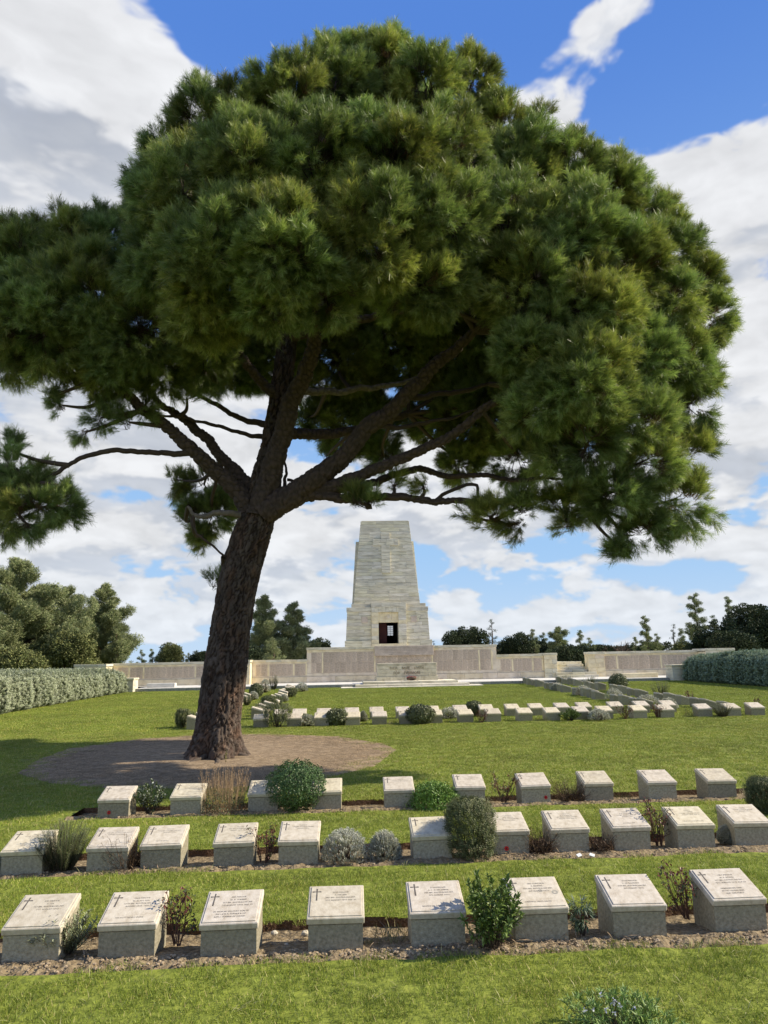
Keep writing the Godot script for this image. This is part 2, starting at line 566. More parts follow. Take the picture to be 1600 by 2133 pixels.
func _ready() -> void:
	rng.seed = 4242
	# camera
	var cam := Camera3D.new()
	cam.name = "camera"
	cam.fov = 70.82
	cam.near = 0.05
	cam.far = 6000.0
	cam.basis = Basis(Vector3.UP, -deg_to_rad(3.17)) * Basis(Vector3.RIGHT, deg_to_rad(11.62)) * Basis(Vector3.BACK, -deg_to_rad(1.1))
	cam.position = Vector3(0, 2.33, 0)
	add_child(cam)
	cam.current = true
	# sky
	var env := Environment.new()
	env.background_mode = Environment.BG_SKY
	env.sky = make_sky()
	env.background_energy_multiplier = 1.0
	env.ambient_light_source = Environment.AMBIENT_SOURCE_SKY
	env.tonemap_mode = Environment.TONE_MAPPER_LINEAR
	env.tonemap_exposure = 1.45
	env.sdfgi_enabled = true
	env.ssao_enabled = true
	env.ssil_enabled = true
	var we := WorldEnvironment.new()
	we.name = "world_environment"
	we.environment = env
	add_child(we)
	# sun: to the right, a little beyond the line of the rows
	var sun := DirectionalLight3D.new()
	sun.name = "sun"
	sun.light_energy = 1.6
	sun.light_color = Color(1.0, 0.95, 0.86)
	sun.light_angular_distance = 0.5
	sun.shadow_enabled = true
	add_child(sun)
	var to_sun := Vector3(cos(deg_to_rad(SUN_EL)) * cos(deg_to_rad(SUN_AZ)), sin(deg_to_rad(SUN_EL)), -cos(deg_to_rad(SUN_EL)) * sin(deg_to_rad(SUN_AZ)))
	sun.look_at_from_position(to_sun * 50.0, Vector3.ZERO)

	noise.seed = 3
	noise.frequency = 1.0
	noise.fractal_octaves = 4
	cell.noise_type = FastNoiseLite.TYPE_CELLULAR
	cell.seed = 8
	cell.frequency = 1.0
	cell.fractal_type = FastNoiseLite.FRACTAL_NONE
	cell.cellular_return_type = FastNoiseLite.RETURN_DISTANCE2_SUB
	materials()

	ground()
	memorial()
	hedges()
	far_trees()
	pine()
	stones()
	plants()
	small_things()
	grass()


# ---------- ground
const BEDS := [[-5.98, -6.84, -9.0, 9.0], [-8.33, -9.2, -9.0, 12.0], [-10.92, -11.72, -3.95, 14.0]]    # front z, back z, from x, to x

func wob(x: float, z: float) -> float:
	return 0.055 * noise.get_noise_2d(x * 1.1, z * 3.0) + 0.035 * noise.get_noise_2d(x * 5.0, z * 7.0 + 40.0)

func in_bed(x: float, z: float, grow := 0.0) -> bool:
	for b in BEDS:
		if x > b[2] - grow and x < b[3] + grow and z < b[0] + grow + wob(x, b[0]) and z > b[1] - grow + wob(x, b[1]):
			return true
	return false

func in_mulch(x: float, z: float) -> bool:
	var k := 0.22 * noise.get_noise_2d(x * 1.6, z * 1.6) + 0.24 * noise.get_noise_2d(x * 6.0, z * 6.0) + 0.03
	var c := Vector2(-2.75, -16.7)
	var p := Vector2(x, z) - c
	return Geometry2D.is_point_in_polygon(c + p * (1.0 + k), mulch_edge)

func is_lawn(x: float, z: float) -> bool:
	if z < -41.9 and x > -11.95 and x < 19.35:
		return false
	if in_bed(x, z) or in_mulch(x, z):
		return false
	for s in bare_spots:
		if pow((x - s[0]) / s[2], 2) + pow((z - s[1]) / s[3], 2) < 1.0:
			return false
	return true

func lawn_strip(z0: float, z1: float, x0: float, x1: float, step: float) -> void:   # z0 in front, z1 behind
	var mb := MB.new()
	var nx := int((x1 - x0) / step)
	var nz := maxi(1, int((z0 - z1) / 3.0))
	for i in nx:
		var xa := x0 + (x1 - x0) * i / nx
		var xb := x0 + (x1 - x0) * (i + 1) / nx
		for j in nz:
			var ta := float(j) / nz
			var tb := float(j + 1) / nz
			var za0 := lerpf(z0 + wob(xa, z0), z1 + wob(xa, z1), ta)
			var za1 := lerpf(z0 + wob(xa, z0), z1 + wob(xa, z1), tb)
			var zb0 := lerpf(z0 + wob(xb, z0), z1 + wob(xb, z1), ta)
			var zb1 := lerpf(z0 + wob(xb, z0), z1 + wob(xb, z1), tb)
			mb.quad(on(xa, za0), on(xb, zb0), on(xb, zb1), on(xa, za1))
	structure("lawn", mb.mesh(), M.lawn)
	var ed := MB.new()
	for i in nx:
		var xa := x0 + (x1 - x0) * i / nx
		var xb := x0 + (x1 - x0) * (i + 1) / nx
		ed.quad(on(xa, z0 + wob(xa, z0) + 0.012, -0.16), on(xb, z0 + wob(xb, z0) + 0.012, -0.16), on(xb, z0 + wob(xb, z0), -0.002), on(xa, z0 + wob(xa, z0), -0.002))
	if z0 < -3.0:
		structure("turf_edge", ed.mesh(), M.turf_cut)

func ground() -> void:
	for p in MULCH:
		mulch_edge.append(Vector2(p[0], p[1]))
	# the plateau, and the land that falls away from it to a far low horizon: one sheet
	var mb := MB.new()
	var ring := [0.0, 20.0, 45.0, 70.0, 82.0, 110.0, 200.0, 500.0, 1500.0, 5000.0]
	var pts := []
	for k in ring.size():
		var row := []
		for i in 49:
			var a := TAU * i / 48
			var x: float = 4.0 + ring[k] * sin(a)
			var z: float = -22.0 - ring[k] * cos(a)
			var y := gy(z) - 0.22
			if ring[k] > 75:
				y = gy(clampf(z, -95.0, 60.0)) - 0.22 - 45.0 * smoothstep(75.0, 480.0, ring[k]) - 3.0 * noise.get_noise_2d(x * 0.01, z * 0.01)
			row.append(Vector3(x, y, z))
		pts.append(row)
	for k in ring.size() - 1:
		for i in 48:
			if k > 0:
				mb.tri(pts[k][i], pts[k][i + 1], pts[k + 1][i + 1])
			mb.tri(pts[k][i], pts[k + 1][i + 1], pts[k + 1][i])
	mb.face_up()
	structure("ground", mb.mesh(), M.earth)
	# lawn between the flower beds
	lawn_strip(6.0, -5.98, -9.0, 9.0, 0.12)
	lawn_strip(-6.84, -8.33, -9.0, 12.0, 0.12)
	lawn_strip(-9.2, -10.92, -12.0, 14.0, 0.12)
	lawn_strip(-10.92, -11.72, -12.0, -3.95, 0.12)
	lawn_strip(-11.72, -41.9, -26.0, 34.0, 0.2)
	var far := MB.new()
	far.quad(on(-40, -41.9, -0.01), on(-12.0, -41.9, -0.01), on(-12.0, -75, -0.01), on(-40, -75, -0.01))
	far.quad(on(19.4, -41.9, -0.01), on(48, -41.9, -0.01), on(48, -75, -0.01), on(19.4, -75, -0.01))
	far.quad(on(-40, 6, -0.02), on(-9.0, 6, -0.02), on(-9.0, -11.7, -0.02), on(-40, -11.7, -0.02))
	far.quad(on(9.0, 6, -0.02), on(48, 6, -0.02), on(48, -8.2, -0.02), on(9.0, -8.2, -0.02))
	structure("lawn", far.mesh(), M.lawn)
	# soil in the beds: level with the lawn in front, lower at the back, lumpy
	for b in BEDS:
		var s := MB.new()
		var step := 0.045 if b[0] > -7.0 else 0.07
		var x0: float = b[2]
		var x1: float = b[3]
		if b[0] > -7.0:
			x0 = -4.5
			x1 = 5.5
		var nx := int((x1 - x0) / step)
		var nz := 20
		var grid := []
		for i in nx + 1:
			var col := PackedVector3Array()
			var x := x0 + (x1 - x0) * i / nx
			var zf: float = b[0] + wob(x, b[0]) + 0.03
			var zb: float = b[1] + wob(x, b[1]) - 0.04
			for j in nz + 1:
				var t := float(j) / nz
				var z := lerpf(zf, zb, t)
				var lump := 0.035 * noise.get_noise_2d(x * 6.0, z * 6.0) + 0.03 * absf(noise.get_noise_2d(x * 17.0, z * 17.0))
				var fall := -0.075 * smoothstep(0.25, 0.8, t) - 0.02 * (1.0 - smoothstep(0.0, 0.12, t))
				col.append(Vector3(x, gy(z) - 0.005 + fall + lump * (0.4 + 0.9 * exp(-pow((t - 0.14) / 0.13, 2))), z))
			grid.append(col)
		for i in nx:
			for j in nz:
				s.quad(grid[i][j], grid[i + 1][j], grid[i + 1][j + 1], grid[i][j + 1])
		structure("flower_bed_soil", s.mesh(), M.soil)
	# clods and pebbles along the front of the beds
	var clod := MB.new()
	clod.col = Color.WHITE
	for k in 20:
		pass
	var lump := []
	for j in 4:
		for i in 6:
			var an := TAU * i / 6 + j * 0.4
			var el := -PI / 2 + PI * (j + 0.5) / 4
			var r := 1.0 + 0.35 * noise.get_noise_2d(i * 3.1, j * 5.7)
			lump.append(Vector3(cos(el) * cos(an), sin(el) * 0.75, cos(el) * sin(an)) * r)
	for j in 3:
		for i in 6:
			clod.quad(lump[j * 6 + i], lump[(j + 1) * 6 + i], lump[(j + 1) * 6 + (i + 1) % 6], lump[j * 6 + (i + 1) % 6])
	for i in range(1, 5):
		clod.tri(lump[18], lump[18 + i + 1], lump[18 + i])
	var where := []
	var tint := PackedColorArray()
	for bi in 3:
		var b: Array = BEDS[bi]
		var many: int = [2600, 1300, 800][bi]
		for k in many:
			var x := rf(maxf(b[2], -4.6 - bi), minf(b[3], 4.8 + 1.4 * bi))
			var t := 0.26 * pow(rng.randf(), 0.8) if rng.randf() < 0.88 else rng.randf()
			var z := lerpf(b[0] + wob(x, b[0]) - 0.015, b[1] + wob(x, b[1]) + 0.03, t)
			var sz := (0.004 + 0.013 * pow(rng.randf(), 2.5)) * (1.0 if rng.randf() < 0.96 else 1.9)
			var y := gy(z) - 0.075 * smoothstep(0.25, 0.8, t) + 0.006
			where.append(Transform3D(Basis(Vector3.UP, rf(0, TAU)).scaled(Vector3(sz, sz * rf(0.6, 1.0), sz * rf(0.7, 1.2))), Vector3(x, y, z)))
			var q := rf(0.5, 1.2)
			tint.append(Color(0.36 * q, 0.28 * q, 0.185 * q))
	scatter("soil_clods", clod.mesh(), M.clod, where, tint)
	# needle litter round the pine
	var mu := MB.new()
	var rings := 26
	var spokes := 140
	var g := []
	for r in rings + 1:
		var row := PackedVector3Array()
		for k in spokes + 1:
			var f := float(k % spokes) / spokes * mulch_edge.size()
			var i := int(f) % mulch_edge.size()
			var e := mulch_edge[i].lerp(mulch_edge[(i + 1) % mulch_edge.size()], f - int(f))
			var c := Vector2(-2.75, -16.7)
			var t := float(r) / rings * 1.06
			var p := c + (e - c) * t
			row.append(on(p.x, p.y, 0.035 * (1.0 - t)  + (0.010 if r < rings else -0.02)))
		g.append(row)
	for r in rings:
		for k in spokes:
			mu.tri(g[r][k], g[r + 1][k], g[r + 1][k + 1])
			if r > 0:
				mu.tri(g[r][k], g[r + 1][k + 1], g[r][k + 1])
	mu.face_up()
	mu.n.fill(Vector3.UP)
	structure("mulch_bed", mu.mesh(), M.mulch, "bare bed of brown needle litter round the pine trunk")
	var chip := MB.new()
	for k in 7:
		chip.col = Color.WHITE * rf(0.7, 1.2)
		var p := Vector3(rf(-0.08, 0.08), rf(0.0, 0.01), rf(-0.08, 0.08))
		var d := Vector3(rf(-1, 1), rf(-0.1, 0.25), rf(-1, 1)).normalized()
		chip.leaf(p, d, Vector3.UP, rf(0.02, 0.05), rf(0.003, 0.007), 0.1)
	where = []
	tint = PackedColorArray()
	var tries := 0
	while where.size() < 15000 and tries < 80000:
		tries += 1
		var x := rf(-7.0, 1.5)
		var z := rf(-21.2, -12.6)
		if not in_mulch(x, z):
			continue
		where.append(Transform3D(Basis(Vector3.UP, rf(0, TAU)).scaled(Vector3.ONE * rf(0.7, 1.3)), on(x, z, 0.014 + 0.012 * (1.0 - clampf(Vector2(x + 2.75, z + 16.7).length() / 4.0, 0.0, 1.0)))))
		var q := (0.2 + 1.7 * pow(rng.randf(), 1.6)) * clampf(1.0 + 1.1 * noise.get_noise_2d(x * 1.3 + 9.0, z * 2.2), 0.35, 1.8)
		tint.append(Color(0.40 * q, 0.29 * q, 0.17 * q))
	scatter("needle_litter", chip.mesh(), M.clod, where, tint)


func grass() -> void:
	var sets := []
	for lod in 3:
		var mb := MB.new()
		var many: int = [380, 200, 110][lod]
		var wid: float = [0.0027, 0.0042, 0.007][lod]
		for k in many:
			var p := Vector3(rf(-0.15, 0.15), -0.004, rf(-0.15, 0.15))
			var hgt := rf(0.014, 0.042)
			var lean := Vector3(rf(-1, 1), 0, rf(-1, 1)) * hgt * 0.75
			var an := rf(0, TAU)
			var q := rng.randf()
			var col := Color(0.30, 0.36, 0.05).lerp(Color(0.125, 0.19, 0.027), q)
			if rng.randf() < 0.16:
				col = Color(0.46, 0.41, 0.16)
			mb.col = col
			mb.blade(p, p + Vector3(0, hgt, 0) + lean, Vector3(cos(an), 0, sin(an)) * wid)
		sets.append(mb.mesh())
	var where := [[], [], []]
	var tint := [PackedColorArray(), PackedColorArray(), PackedColorArray()]
	var z := -2.6
	while z > -43.0:
		var st := 0.24
		var x := z * 0.56 - 1.2
		var xe := -z * 0.70 + 1.2
		while x < xe:
			var px := x + rf(-0.09, 0.09)
			var pz := z + rf(-0.09, 0.09)
			if is_lawn(px, pz) and not (px < -12.9 + 0.0 and pz < -22.0):
				var lod := 0 if pz > -10.5 else 1 if pz > -22.0 else 2
				var pat := noise.get_noise_2d(px * 0.35, pz * 0.35)
				var pat2 := noise.get_noise_2d(px * 1.9 + 30.0, pz * 1.9)
				var q := 1.0 + 0.3 * pat + 0.2 * pat2
				var dry := clampf(0.35 * pat2 + 0.4 * noise.get_noise_2d(px * 0.8 - 20.0, pz * 0.8) + 0.05, 0.0, 0.5)
				where[lod].append(Transform3D(Basis(Vector3.UP, float(rng.randi() % 4) * PI / 2 + rf(-0.3, 0.3)).scaled(Vector3(1, rf(0.8, 1.15) * (1.0 + 0.25 * pat2), 1)), on(px, pz)))
				tint[lod].append(Color(1.0, 1.0, 1.0).lerp(Color(1.5, 1.2, 1.35), dry) * q)
			x += st
		z -= st
	for lod in 3:
		scatter("lawn_grass", sets[lod], M.grass, where[lod], tint[lod])
	# paler bent stalks and dead blades lying on the lawn
	var straw := MB.new()
	for k in 3:
		straw.col = Color(0.42, 0.4, 0.18)
		var p := Vector3(rf(-0.02, 0.02), 0.02, rf(-0.02, 0.02))
		var d := Vector3(rf(-1, 1), rf(0.1, 0.5), rf(-1, 1)).normalized()
		straw.leaf(p, d, Vector3.UP, rf(0.05, 0.13), 0.005, 0.1)
	var w2 := []
	var t2 := PackedColorArray()
	for k in 900:
		var pz := -3.5 - 16.0 * pow(rng.randf(), 1.2)
		var px := rf(pz * 0.56, -pz * 0.65)
		if is_lawn(px, pz):
			w2.append(Transform3D(Basis(Vector3.UP, rf(0, TAU)), on(px, pz)))
			t2.append(Color.WHITE * rf(0.6, 1.2))
	scatter("loose_straw", straw.mesh(), M.grass, w2, t2)


# ---------- headstones
var stone_mesh := {}

func stone_shapes() -> void:
	var ped := []
	for k in 3:
		var mb := MB.new()
		var w := 0.213
		# front and back lines with a slightly ragged edge: three slices, each a prism
		var hf := 0.185
		mb.prism([Vector2(0.0, -0.25), Vector2(0.0, hf - 0.004), Vector2(-0.006, hf), Vector2(-0.395, hf + 0.122), Vector2(-0.395, -0.25)], -w, w)
		ped.append(mb.mesh())
	stone_mesh.ped = ped
	# slab: bevelled box lying on the slope, with a raised field inside a sunk margin
	var a := atan2(0.122, 0.395)
	var up := Vector3(0, cos(a), sin(a))
	var back := Vector3(0, sin(a), -cos(a))
	var bs := Basis(Vector3.RIGHT, up, -back)
	var o := Vector3(0, 0.185, 0.008)
	var len := 0.425
	var th := 0.052
	var mb := MB.new()
	mb.box(o + back * (len * 0.5) + up * (th * 0.5 + 0.002), Vector3(0.452, th, len), 0.006, bs)
	stone_mesh.slab = mb.mesh()
	var rs := MB.new()
	rs.box(o + back * (len * 0.5) + up * (th + 0.002), Vector3(0.412, 0.015, len - 0.04), 0.0022, bs)
	stone_mesh.field = rs.mesh()
	stone_mesh.face = Transform3D(Basis(Vector3.RIGHT, back, up), o + back * (len * 0.5) + up * (th + 0.0100))     # x across, y up the slope, z out of the stone
	var cr := MB.new()
	for q in [[0.0, 0.0, 0.0072, 0.0048, 0.155], [0.0, 0.155, 0.0048, 0.0090, 0.022]]:
		pass
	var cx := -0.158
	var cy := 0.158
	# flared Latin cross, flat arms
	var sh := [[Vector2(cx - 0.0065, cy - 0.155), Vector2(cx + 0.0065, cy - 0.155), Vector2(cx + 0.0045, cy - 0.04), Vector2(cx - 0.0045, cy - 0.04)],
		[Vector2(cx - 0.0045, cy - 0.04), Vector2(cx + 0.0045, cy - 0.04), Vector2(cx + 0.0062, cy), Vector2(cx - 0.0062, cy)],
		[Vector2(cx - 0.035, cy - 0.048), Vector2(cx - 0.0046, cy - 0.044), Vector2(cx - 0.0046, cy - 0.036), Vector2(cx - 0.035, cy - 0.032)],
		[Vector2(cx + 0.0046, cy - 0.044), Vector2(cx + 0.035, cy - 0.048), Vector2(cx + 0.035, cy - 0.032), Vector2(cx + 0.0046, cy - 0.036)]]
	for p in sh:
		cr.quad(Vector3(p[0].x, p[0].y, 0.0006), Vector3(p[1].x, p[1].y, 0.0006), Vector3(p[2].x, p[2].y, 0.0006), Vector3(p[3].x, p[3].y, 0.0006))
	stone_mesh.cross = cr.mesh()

func words(text: String, size: float, gap: float) -> TextMesh:
	var f := SystemFont.new()
	f.font_names = PackedStringArray(["Droid Sans"])
	var t := TextMesh.new()
	t.font = f
	t.text = text
	t.font_size = 24
	t.pixel_size = size / 24.0
	t.depth = 0.0
	t.curve_step = 4.0
	t.line_spacing = gap / t.pixel_size - 28.0
	t.horizontal_alignment = HORIZONTAL_ALIGNMENT_CENTER
	return t

func headstone(label: String, at: Vector3, turn: float, group: String, top := "", low := "", near := true) -> Node3D:
	var t := thing("headstone", label, "headstone", at, turn, group)
	t.rotation.z = rf(-0.012, 0.012)
	t.rotation.x = rf(-0.015, 0.015)
	var pm: StandardMaterial3D = M.pedestal[rng.randi() % 5]
	var sm: StandardMaterial3D = M.plaque[rng.randi() % 4]
	part("pedestal", stone_mesh.ped[0], pm, t)
	part("slab", stone_mesh.slab, sm, t)
	part("raised_field", stone_mesh.field, sm, t)
	var carve_tone: StandardMaterial3D = M.carve_tone if near else M.ink_far
	var c := part("cross", stone_mesh.cross, M.carve_tone, t)  # flat cross; its dark colour stands in for shade in the carving
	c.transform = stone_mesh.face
	if top:
		var w := part("inscription", words(top, 0.0212, 0.033), carve_tone, t)
		var lines := top.count("\n") + 1
		w.transform = stone_mesh.face * Transform3D(Basis.IDENTITY, Vector3(0.037, 0.104 - 0.0165 * (lines - 1), 0.0008))
	if low:
		var w := part("epitaph", words(low, 0.0205, 0.031), carve_tone, t)
		var lines := low.count("\n") + 1
		w.transform = stone_mesh.face * Transform3D(Basis.IDENTITY, Vector3(0.0, -0.135 + 0.0155 * (lines - 1), 0.0008))
	return t

func stones() -> void:
	stone_shapes()
	var g1 := "headstones of the front row"
	var r1 := [
		[-2.43, -6.21, "front row headstone cut off by the left edge, right of it a pale green shrub", "850 PRIVATE\nF. LEE\n1ST BN. AUSTRALIAN INF.\n7/11 AUGUST 1915", ""],
		[-1.71, -6.21, "front row headstone with one line of epitaph, between pale green shrub and wilted rose", "1803 PRIVATE\nW. H. FULTON\n13TH BN. AUSTRALIAN INF.\nAUGUST 1915   AGE 20", "HIS DUTY NOBLY DONE"],
		[-0.92, -6.15, "front row headstone with three epitaph lines, just right of the wilted dark rose", "393 PRIVATE\nW. P. TURNER\n1ST BN. AUSTRALIAN INF.\n7/9 AUGUST 1915  AGE 23", "IN MEMORY BELOVED SON OF\nTHE LATE P. TURNER & OF\nMRS J. TURNER OF SYDNEY"],
		[-0.1, -6.18, "front row headstone without epitaph standing alone, no shrub on either side", "3133 PRIVATE\nA. HILLIER\n3RD BN. AUSTRALIAN INF.\n7/12 AUGUST 1915 AGE 30", ""],
		[0.71, -6.21, "front row headstone partly covered by leafy shadow, left of the tall glossy shrub", "2138 PRIVATE\nA. C. H. MC ANNIE\n7TH BN. AUSTRALIAN INF.\n8/9 AUGUST 1915", "NEARER MY GOD TO THEE"],
		[1.54, -6.22, "front row headstone with round stains, half hidden behind the tall glossy shrub", "386 CORPORAL\nF. MARVEL\n4TH BN. AUSTRALIAN INF.\n6/9 AUGUST 1915", "FAITHFUL UNTO DEATH"],
		[2.33, -6.2, "front row headstone without epitaph, between low wallflower and bare rose bush", "3144 PRIVATE\nC. H. SALOWAY\n7TH BN. AUSTRALIAN INF.\n8/9 AUGUST 1915", ""],
		[3.19, -6.25, "front row headstone with three epitaph lines at right edge, right of bare rose bush", "1997 PRIVATE\nW. E. NORTH\n1ST BN. AUSTRALIAN INF.\n6/11 AUGUST 1915  AGE 24", "REMEMBERED EVER\nBY HIS LOVING WIFE\nAND SON PERCY"]]
	for s in r1:
		var h := headstone(s[2], on(s[0], s[1]), 0.0, g1, s[3], s[4])
		h.rotation.y = rf(-0.015, 0.015)
		if s[0] > 1.5 and s[0] < 1.6:       # two round lichen rings
			for q in [[0.165, -0.02, 0.026], [0.05, 0.005, 0.018]]:
				var mb := MB.new()
				for k in 18:
					var a := TAU * k / 18
					var b := TAU * (k + 1) / 18
					mb.quad(Vector3(cos(a), sin(a), 0) * q[2] * 0.45, Vector3(cos(a), sin(a), 0) * q[2], Vector3(cos(b), sin(b), 0) * q[2], Vector3(cos(b), sin(b), 0) * q[2] * 0.45)
				var o := part("lichen_ring", mb.mesh(), mat("lichen", lin(0.33, 0.31, 0.26), 0.95), h)
				o.transform = stone_mesh.face * Transform3D(Basis.IDENTITY, Vector3(q[0], q[1], 0.0005))
	var g2 := "headstones of the second row"
	var r2 := [
		[-3.46, -8.44, "second row headstone at the left edge, left of the tall rosemary bush", "PRIVATE\n1ST BN. AUSTRALIAN INF.\nAUGUST 1915", ""],
		[-2.58, -8.47, "second row headstone half behind the tall rosemary bush, dry heather on its right", "PRIVATE\n2ND BN. AUSTRALIAN INF.\nAUGUST 1915  AGE 22", ""],
		[-2.02, -8.5, "second row headstone just right of the dark dry heather clump", "PRIVATE\n7TH BN. AUSTRALIAN INF.\nAUGUST 1915", "REST IN PEACE"],
		[-1.24, -8.5, "second row headstone left of the small dark red leaved rose", "PRIVATE\n3RD BN. AUSTRALIAN INF.\nAUGUST 1915  AGE 27", ""],
		[-0.54, -8.48, "second row headstone between dark red leaved rose and grey lavender domes", "PRIVATE\n7TH BN. AUSTRALIAN INF.\nAUGUST 1915", ""],
		[0.94, -8.52, "second row headstone left of the upright dark rosemary, streaked with its shadow", "PRIVATE\n12TH BN. AUSTRALIAN INF.\nAUGUST 1915", ""],
		[1.83, -8.62, "second row headstone right of the upright dark rosemary, red poppy at its foot", "CORPORAL\nD. D. BACON\n7TH BN. AUSTRALIAN INF.\nAUGUST 1915", ""],
		[2.52, -8.62, "second row headstone with two white cards at its foot, right of brown dry clump", "LANCE CPL\nE. J. ALDRIDGE\n4TH BN. AUSTRALIAN INF.\nAUGUST 1915  AGE 22", ""],
		[3.23, -8.62, "second row headstone with leafy shadow spot on slab, left of the leggy rose", "PRIVATE\nA. H. RATCLIFFE\n1ST BN. AUSTRALIAN INF.\nAUGUST 1915", "OUR DEAR SON"],
		[3.98, -8.62, "second row headstone right of the leggy rose, one epitaph line, in full sun", "PRIVATE\nJ. J. HARVIE\n12TH BN. AUSTRALIAN INF.\nAUGUST 1915  AGE 21", "THE BODY WITH THE LORD"],
		[4.66, -8.64, "second row headstone mostly shaded by the dark bush at the right edge", "PRIVATE\n1ST BN. AUSTRALIAN INF.\nAUGUST 1915", ""]]
	for s in r2:
		headstone(s[2], on(s[0], s[1]), rf(-0.02, 0.02), g2, s[3], s[4])
	var g3 := "headstones of the third row"
	var r3 := [
		[-3.31, -11.02, "third row headstone farthest left, red poppy at its foot, beside white flowering shrub"],
		[-2.31, -11.06, "third row headstone between white flowering shrub and tall tan dry stalks"],
		[-1.22, -11.14, "third row headstone tucked against left side of the big round dark green bush"],
		[-0.3, -11.14, "third row headstone showing only its right half beside the big round bush"],
		[0.76, -11.12, "third row headstone left of the bright green low mound"],
		[1.82, -11.18, "third row headstone right of the bright green low mound"],
		[2.79, -11.14, "third row headstone between sprawling bare rose and brown dry herb, poppy at its foot"],
		[3.75, -11.18, "third row headstone right of the brown dry herb clump"],
		[4.7, -11.14, "third row headstone with bare soil on both sides, second from the right"],
		[5.6, -11.11, "third row headstone at the right end, bare soil at its left"]]
	var k := 0
	for s in r3:
		headstone(s[2], on(s[0], s[1]), rf(-0.02, 0.02), g3, ["PRIVATE\n1ST BN. AUSTRALIAN INF.\nAUGUST 1915", "PRIVATE\n2ND BN. AUSTRALIAN INF.\nAUGUST 1915 AGE 24", "PRIVATE\n7TH BN. AUSTRALIAN INF.\nAUGUST 1915"][k % 3], ["", "REST IN PEACE", "", ""][k % 4], false)
		k += 1
	# the two middle lines
	var ord := ["first", "second", "third", "fourth", "fifth", "sixth", "seventh", "eighth", "ninth", "tenth", "eleventh", "twelfth", "thirteenth", "fourteenth", "fifteenth", "sixteenth", "seventeenth", "eighteenth", "nineteenth", "twentieth", "last"]
	var far_text := ["PRIVATE\nAUSTRALIAN INF.\nAUGUST 1915", "PRIVATE\nAUSTRALIAN INF.\nAUGUST 1915"]
	var xs := [-2.53, -1.55, -0.74, 0.18, 0.98, 1.79, 2.65, 3.58, 4.42, 5.37, 6.21, 7.11, 7.85, 8.89, 9.74, 10.94, 11.83, 12.6]
	for i in xs.size():
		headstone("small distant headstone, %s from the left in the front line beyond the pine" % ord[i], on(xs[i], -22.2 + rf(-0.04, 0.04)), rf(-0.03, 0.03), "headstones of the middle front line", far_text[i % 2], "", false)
		bare_spots.append([xs[i], -22.38, 0.3, 0.3])
	xs = [-2.1, -1.5, -0.73, 0.18, 0.96, 1.81, 2.75, 3.66, 4.5, 5.36, 6.14, 7.0, 7.72, 8.75, 9.62, 10.5]
	for i in xs.size():
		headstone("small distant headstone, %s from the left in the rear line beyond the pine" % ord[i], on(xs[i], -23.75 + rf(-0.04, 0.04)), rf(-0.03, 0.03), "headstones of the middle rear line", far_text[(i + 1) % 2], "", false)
		bare_spots.append([xs[i], -23.93, 0.3, 0.3])
	# side rows that run towards the memorial, stones facing right
	var lines := [
		["left row nearer the middle", -2.72, -24.9, -39.6, 15, [4]],
		["far left row behind the trunk", -4.25, -22.2, -40.0, 17, [3, 7, 11]],
		["right row nearer the middle", 10.45, -25.0, -41.6, 19, [4, 9, 14]],
		["outermost right row", 12.45, -23.6, -41.7, 20, [6, 11, 15]]]
	for li in 4:
		var l: Array = lines[li]
		for i in l[4]:
			if i in l[5]:
				continue
			var z := lerpf(l[2], l[3], float(i) / (l[4] - 1)) + rf(-0.09, 0.09)
			var x: float = l[1] + rf(-0.06, 0.06)
			var o := "%s headstone from its near end in the %s" % [ord[i], l[0]]
			headstone(o, on(x, z, rf(-0.05, 0.03)), PI / 2 + rf(-0.07, 0.07), "headstones of the " + l[0], "", "", false)
			bare_spots.append([x - 0.18, z, 0.3, 0.32])


# ---------- memorial
func slab_mesh(w: float, h: float, t: float) -> ArrayMesh:
	var mb := MB.new()
	mb.box(Vector3(0, 0, -t * 0.5 - 0.0005), Vector3(w, h, t), 0.006)
	for k in mb.v.size():
		mb.uv.append(Vector2(0.02, 0.02))
	var a := Vector3(-w * 0.5 + 0.006, -h * 0.5 + 0.006, 0.001)
	var b := Vector3(w * 0.5 - 0.006, -h * 0.5 + 0.006, 0.001)
	var c := Vector3(w * 0.5 - 0.006, h * 0.5 - 0.006, 0.001)
	var d := Vector3(-w * 0.5 + 0.006, h * 0.5 - 0.006, 0.001)
	mb.quad(a, b, c, d)
	for q in [Vector2(0, 1), Vector2(1, 0), Vector2(1, 1), Vector2(0, 1), Vector2(0, 0), Vector2(1, 0)]:
		mb.uv.append(q)
	return mb.mesh()

func box_part(called: String, o: Vector3, s: Vector3, m: Material, parent: Node3D, bev := 0.012, bs := Basis.IDENTITY) -> MeshInstance3D:
	var mb := MB.new()
	mb.box(Vector3.ZERO, s, bev)
	var p := part(called, mb.mesh(), m, parent)
	p.transform = Transform3D(bs, o)
	return p

# a course of blocks from x0 to x1, each a part of its own
func course(called: String, parent: Node3D, x0: float, x1: float, y: float, h: float, z: float, depth: float, mats: Array, bmin: float, bmax: float, tilt := 0.0, proud := 0.02) -> void:
	var x := x0
	var bs := Basis(Vector3.RIGHT, tilt)
	while x < x1 - 0.01:
		var w := rf(bmin, bmax)
		if x + w > x1 - bmin * 0.6:
			w = x1 - x
		var zz := z + rf(0, proud)
		box_part(called, Vector3(x + w * 0.5, y + h * 0.5, zz - depth * 0.5), Vector3(w - 0.008, h - 0.008, depth), mats[rng.randi() % mats.size()], parent, 0.007, bs)
		x += w

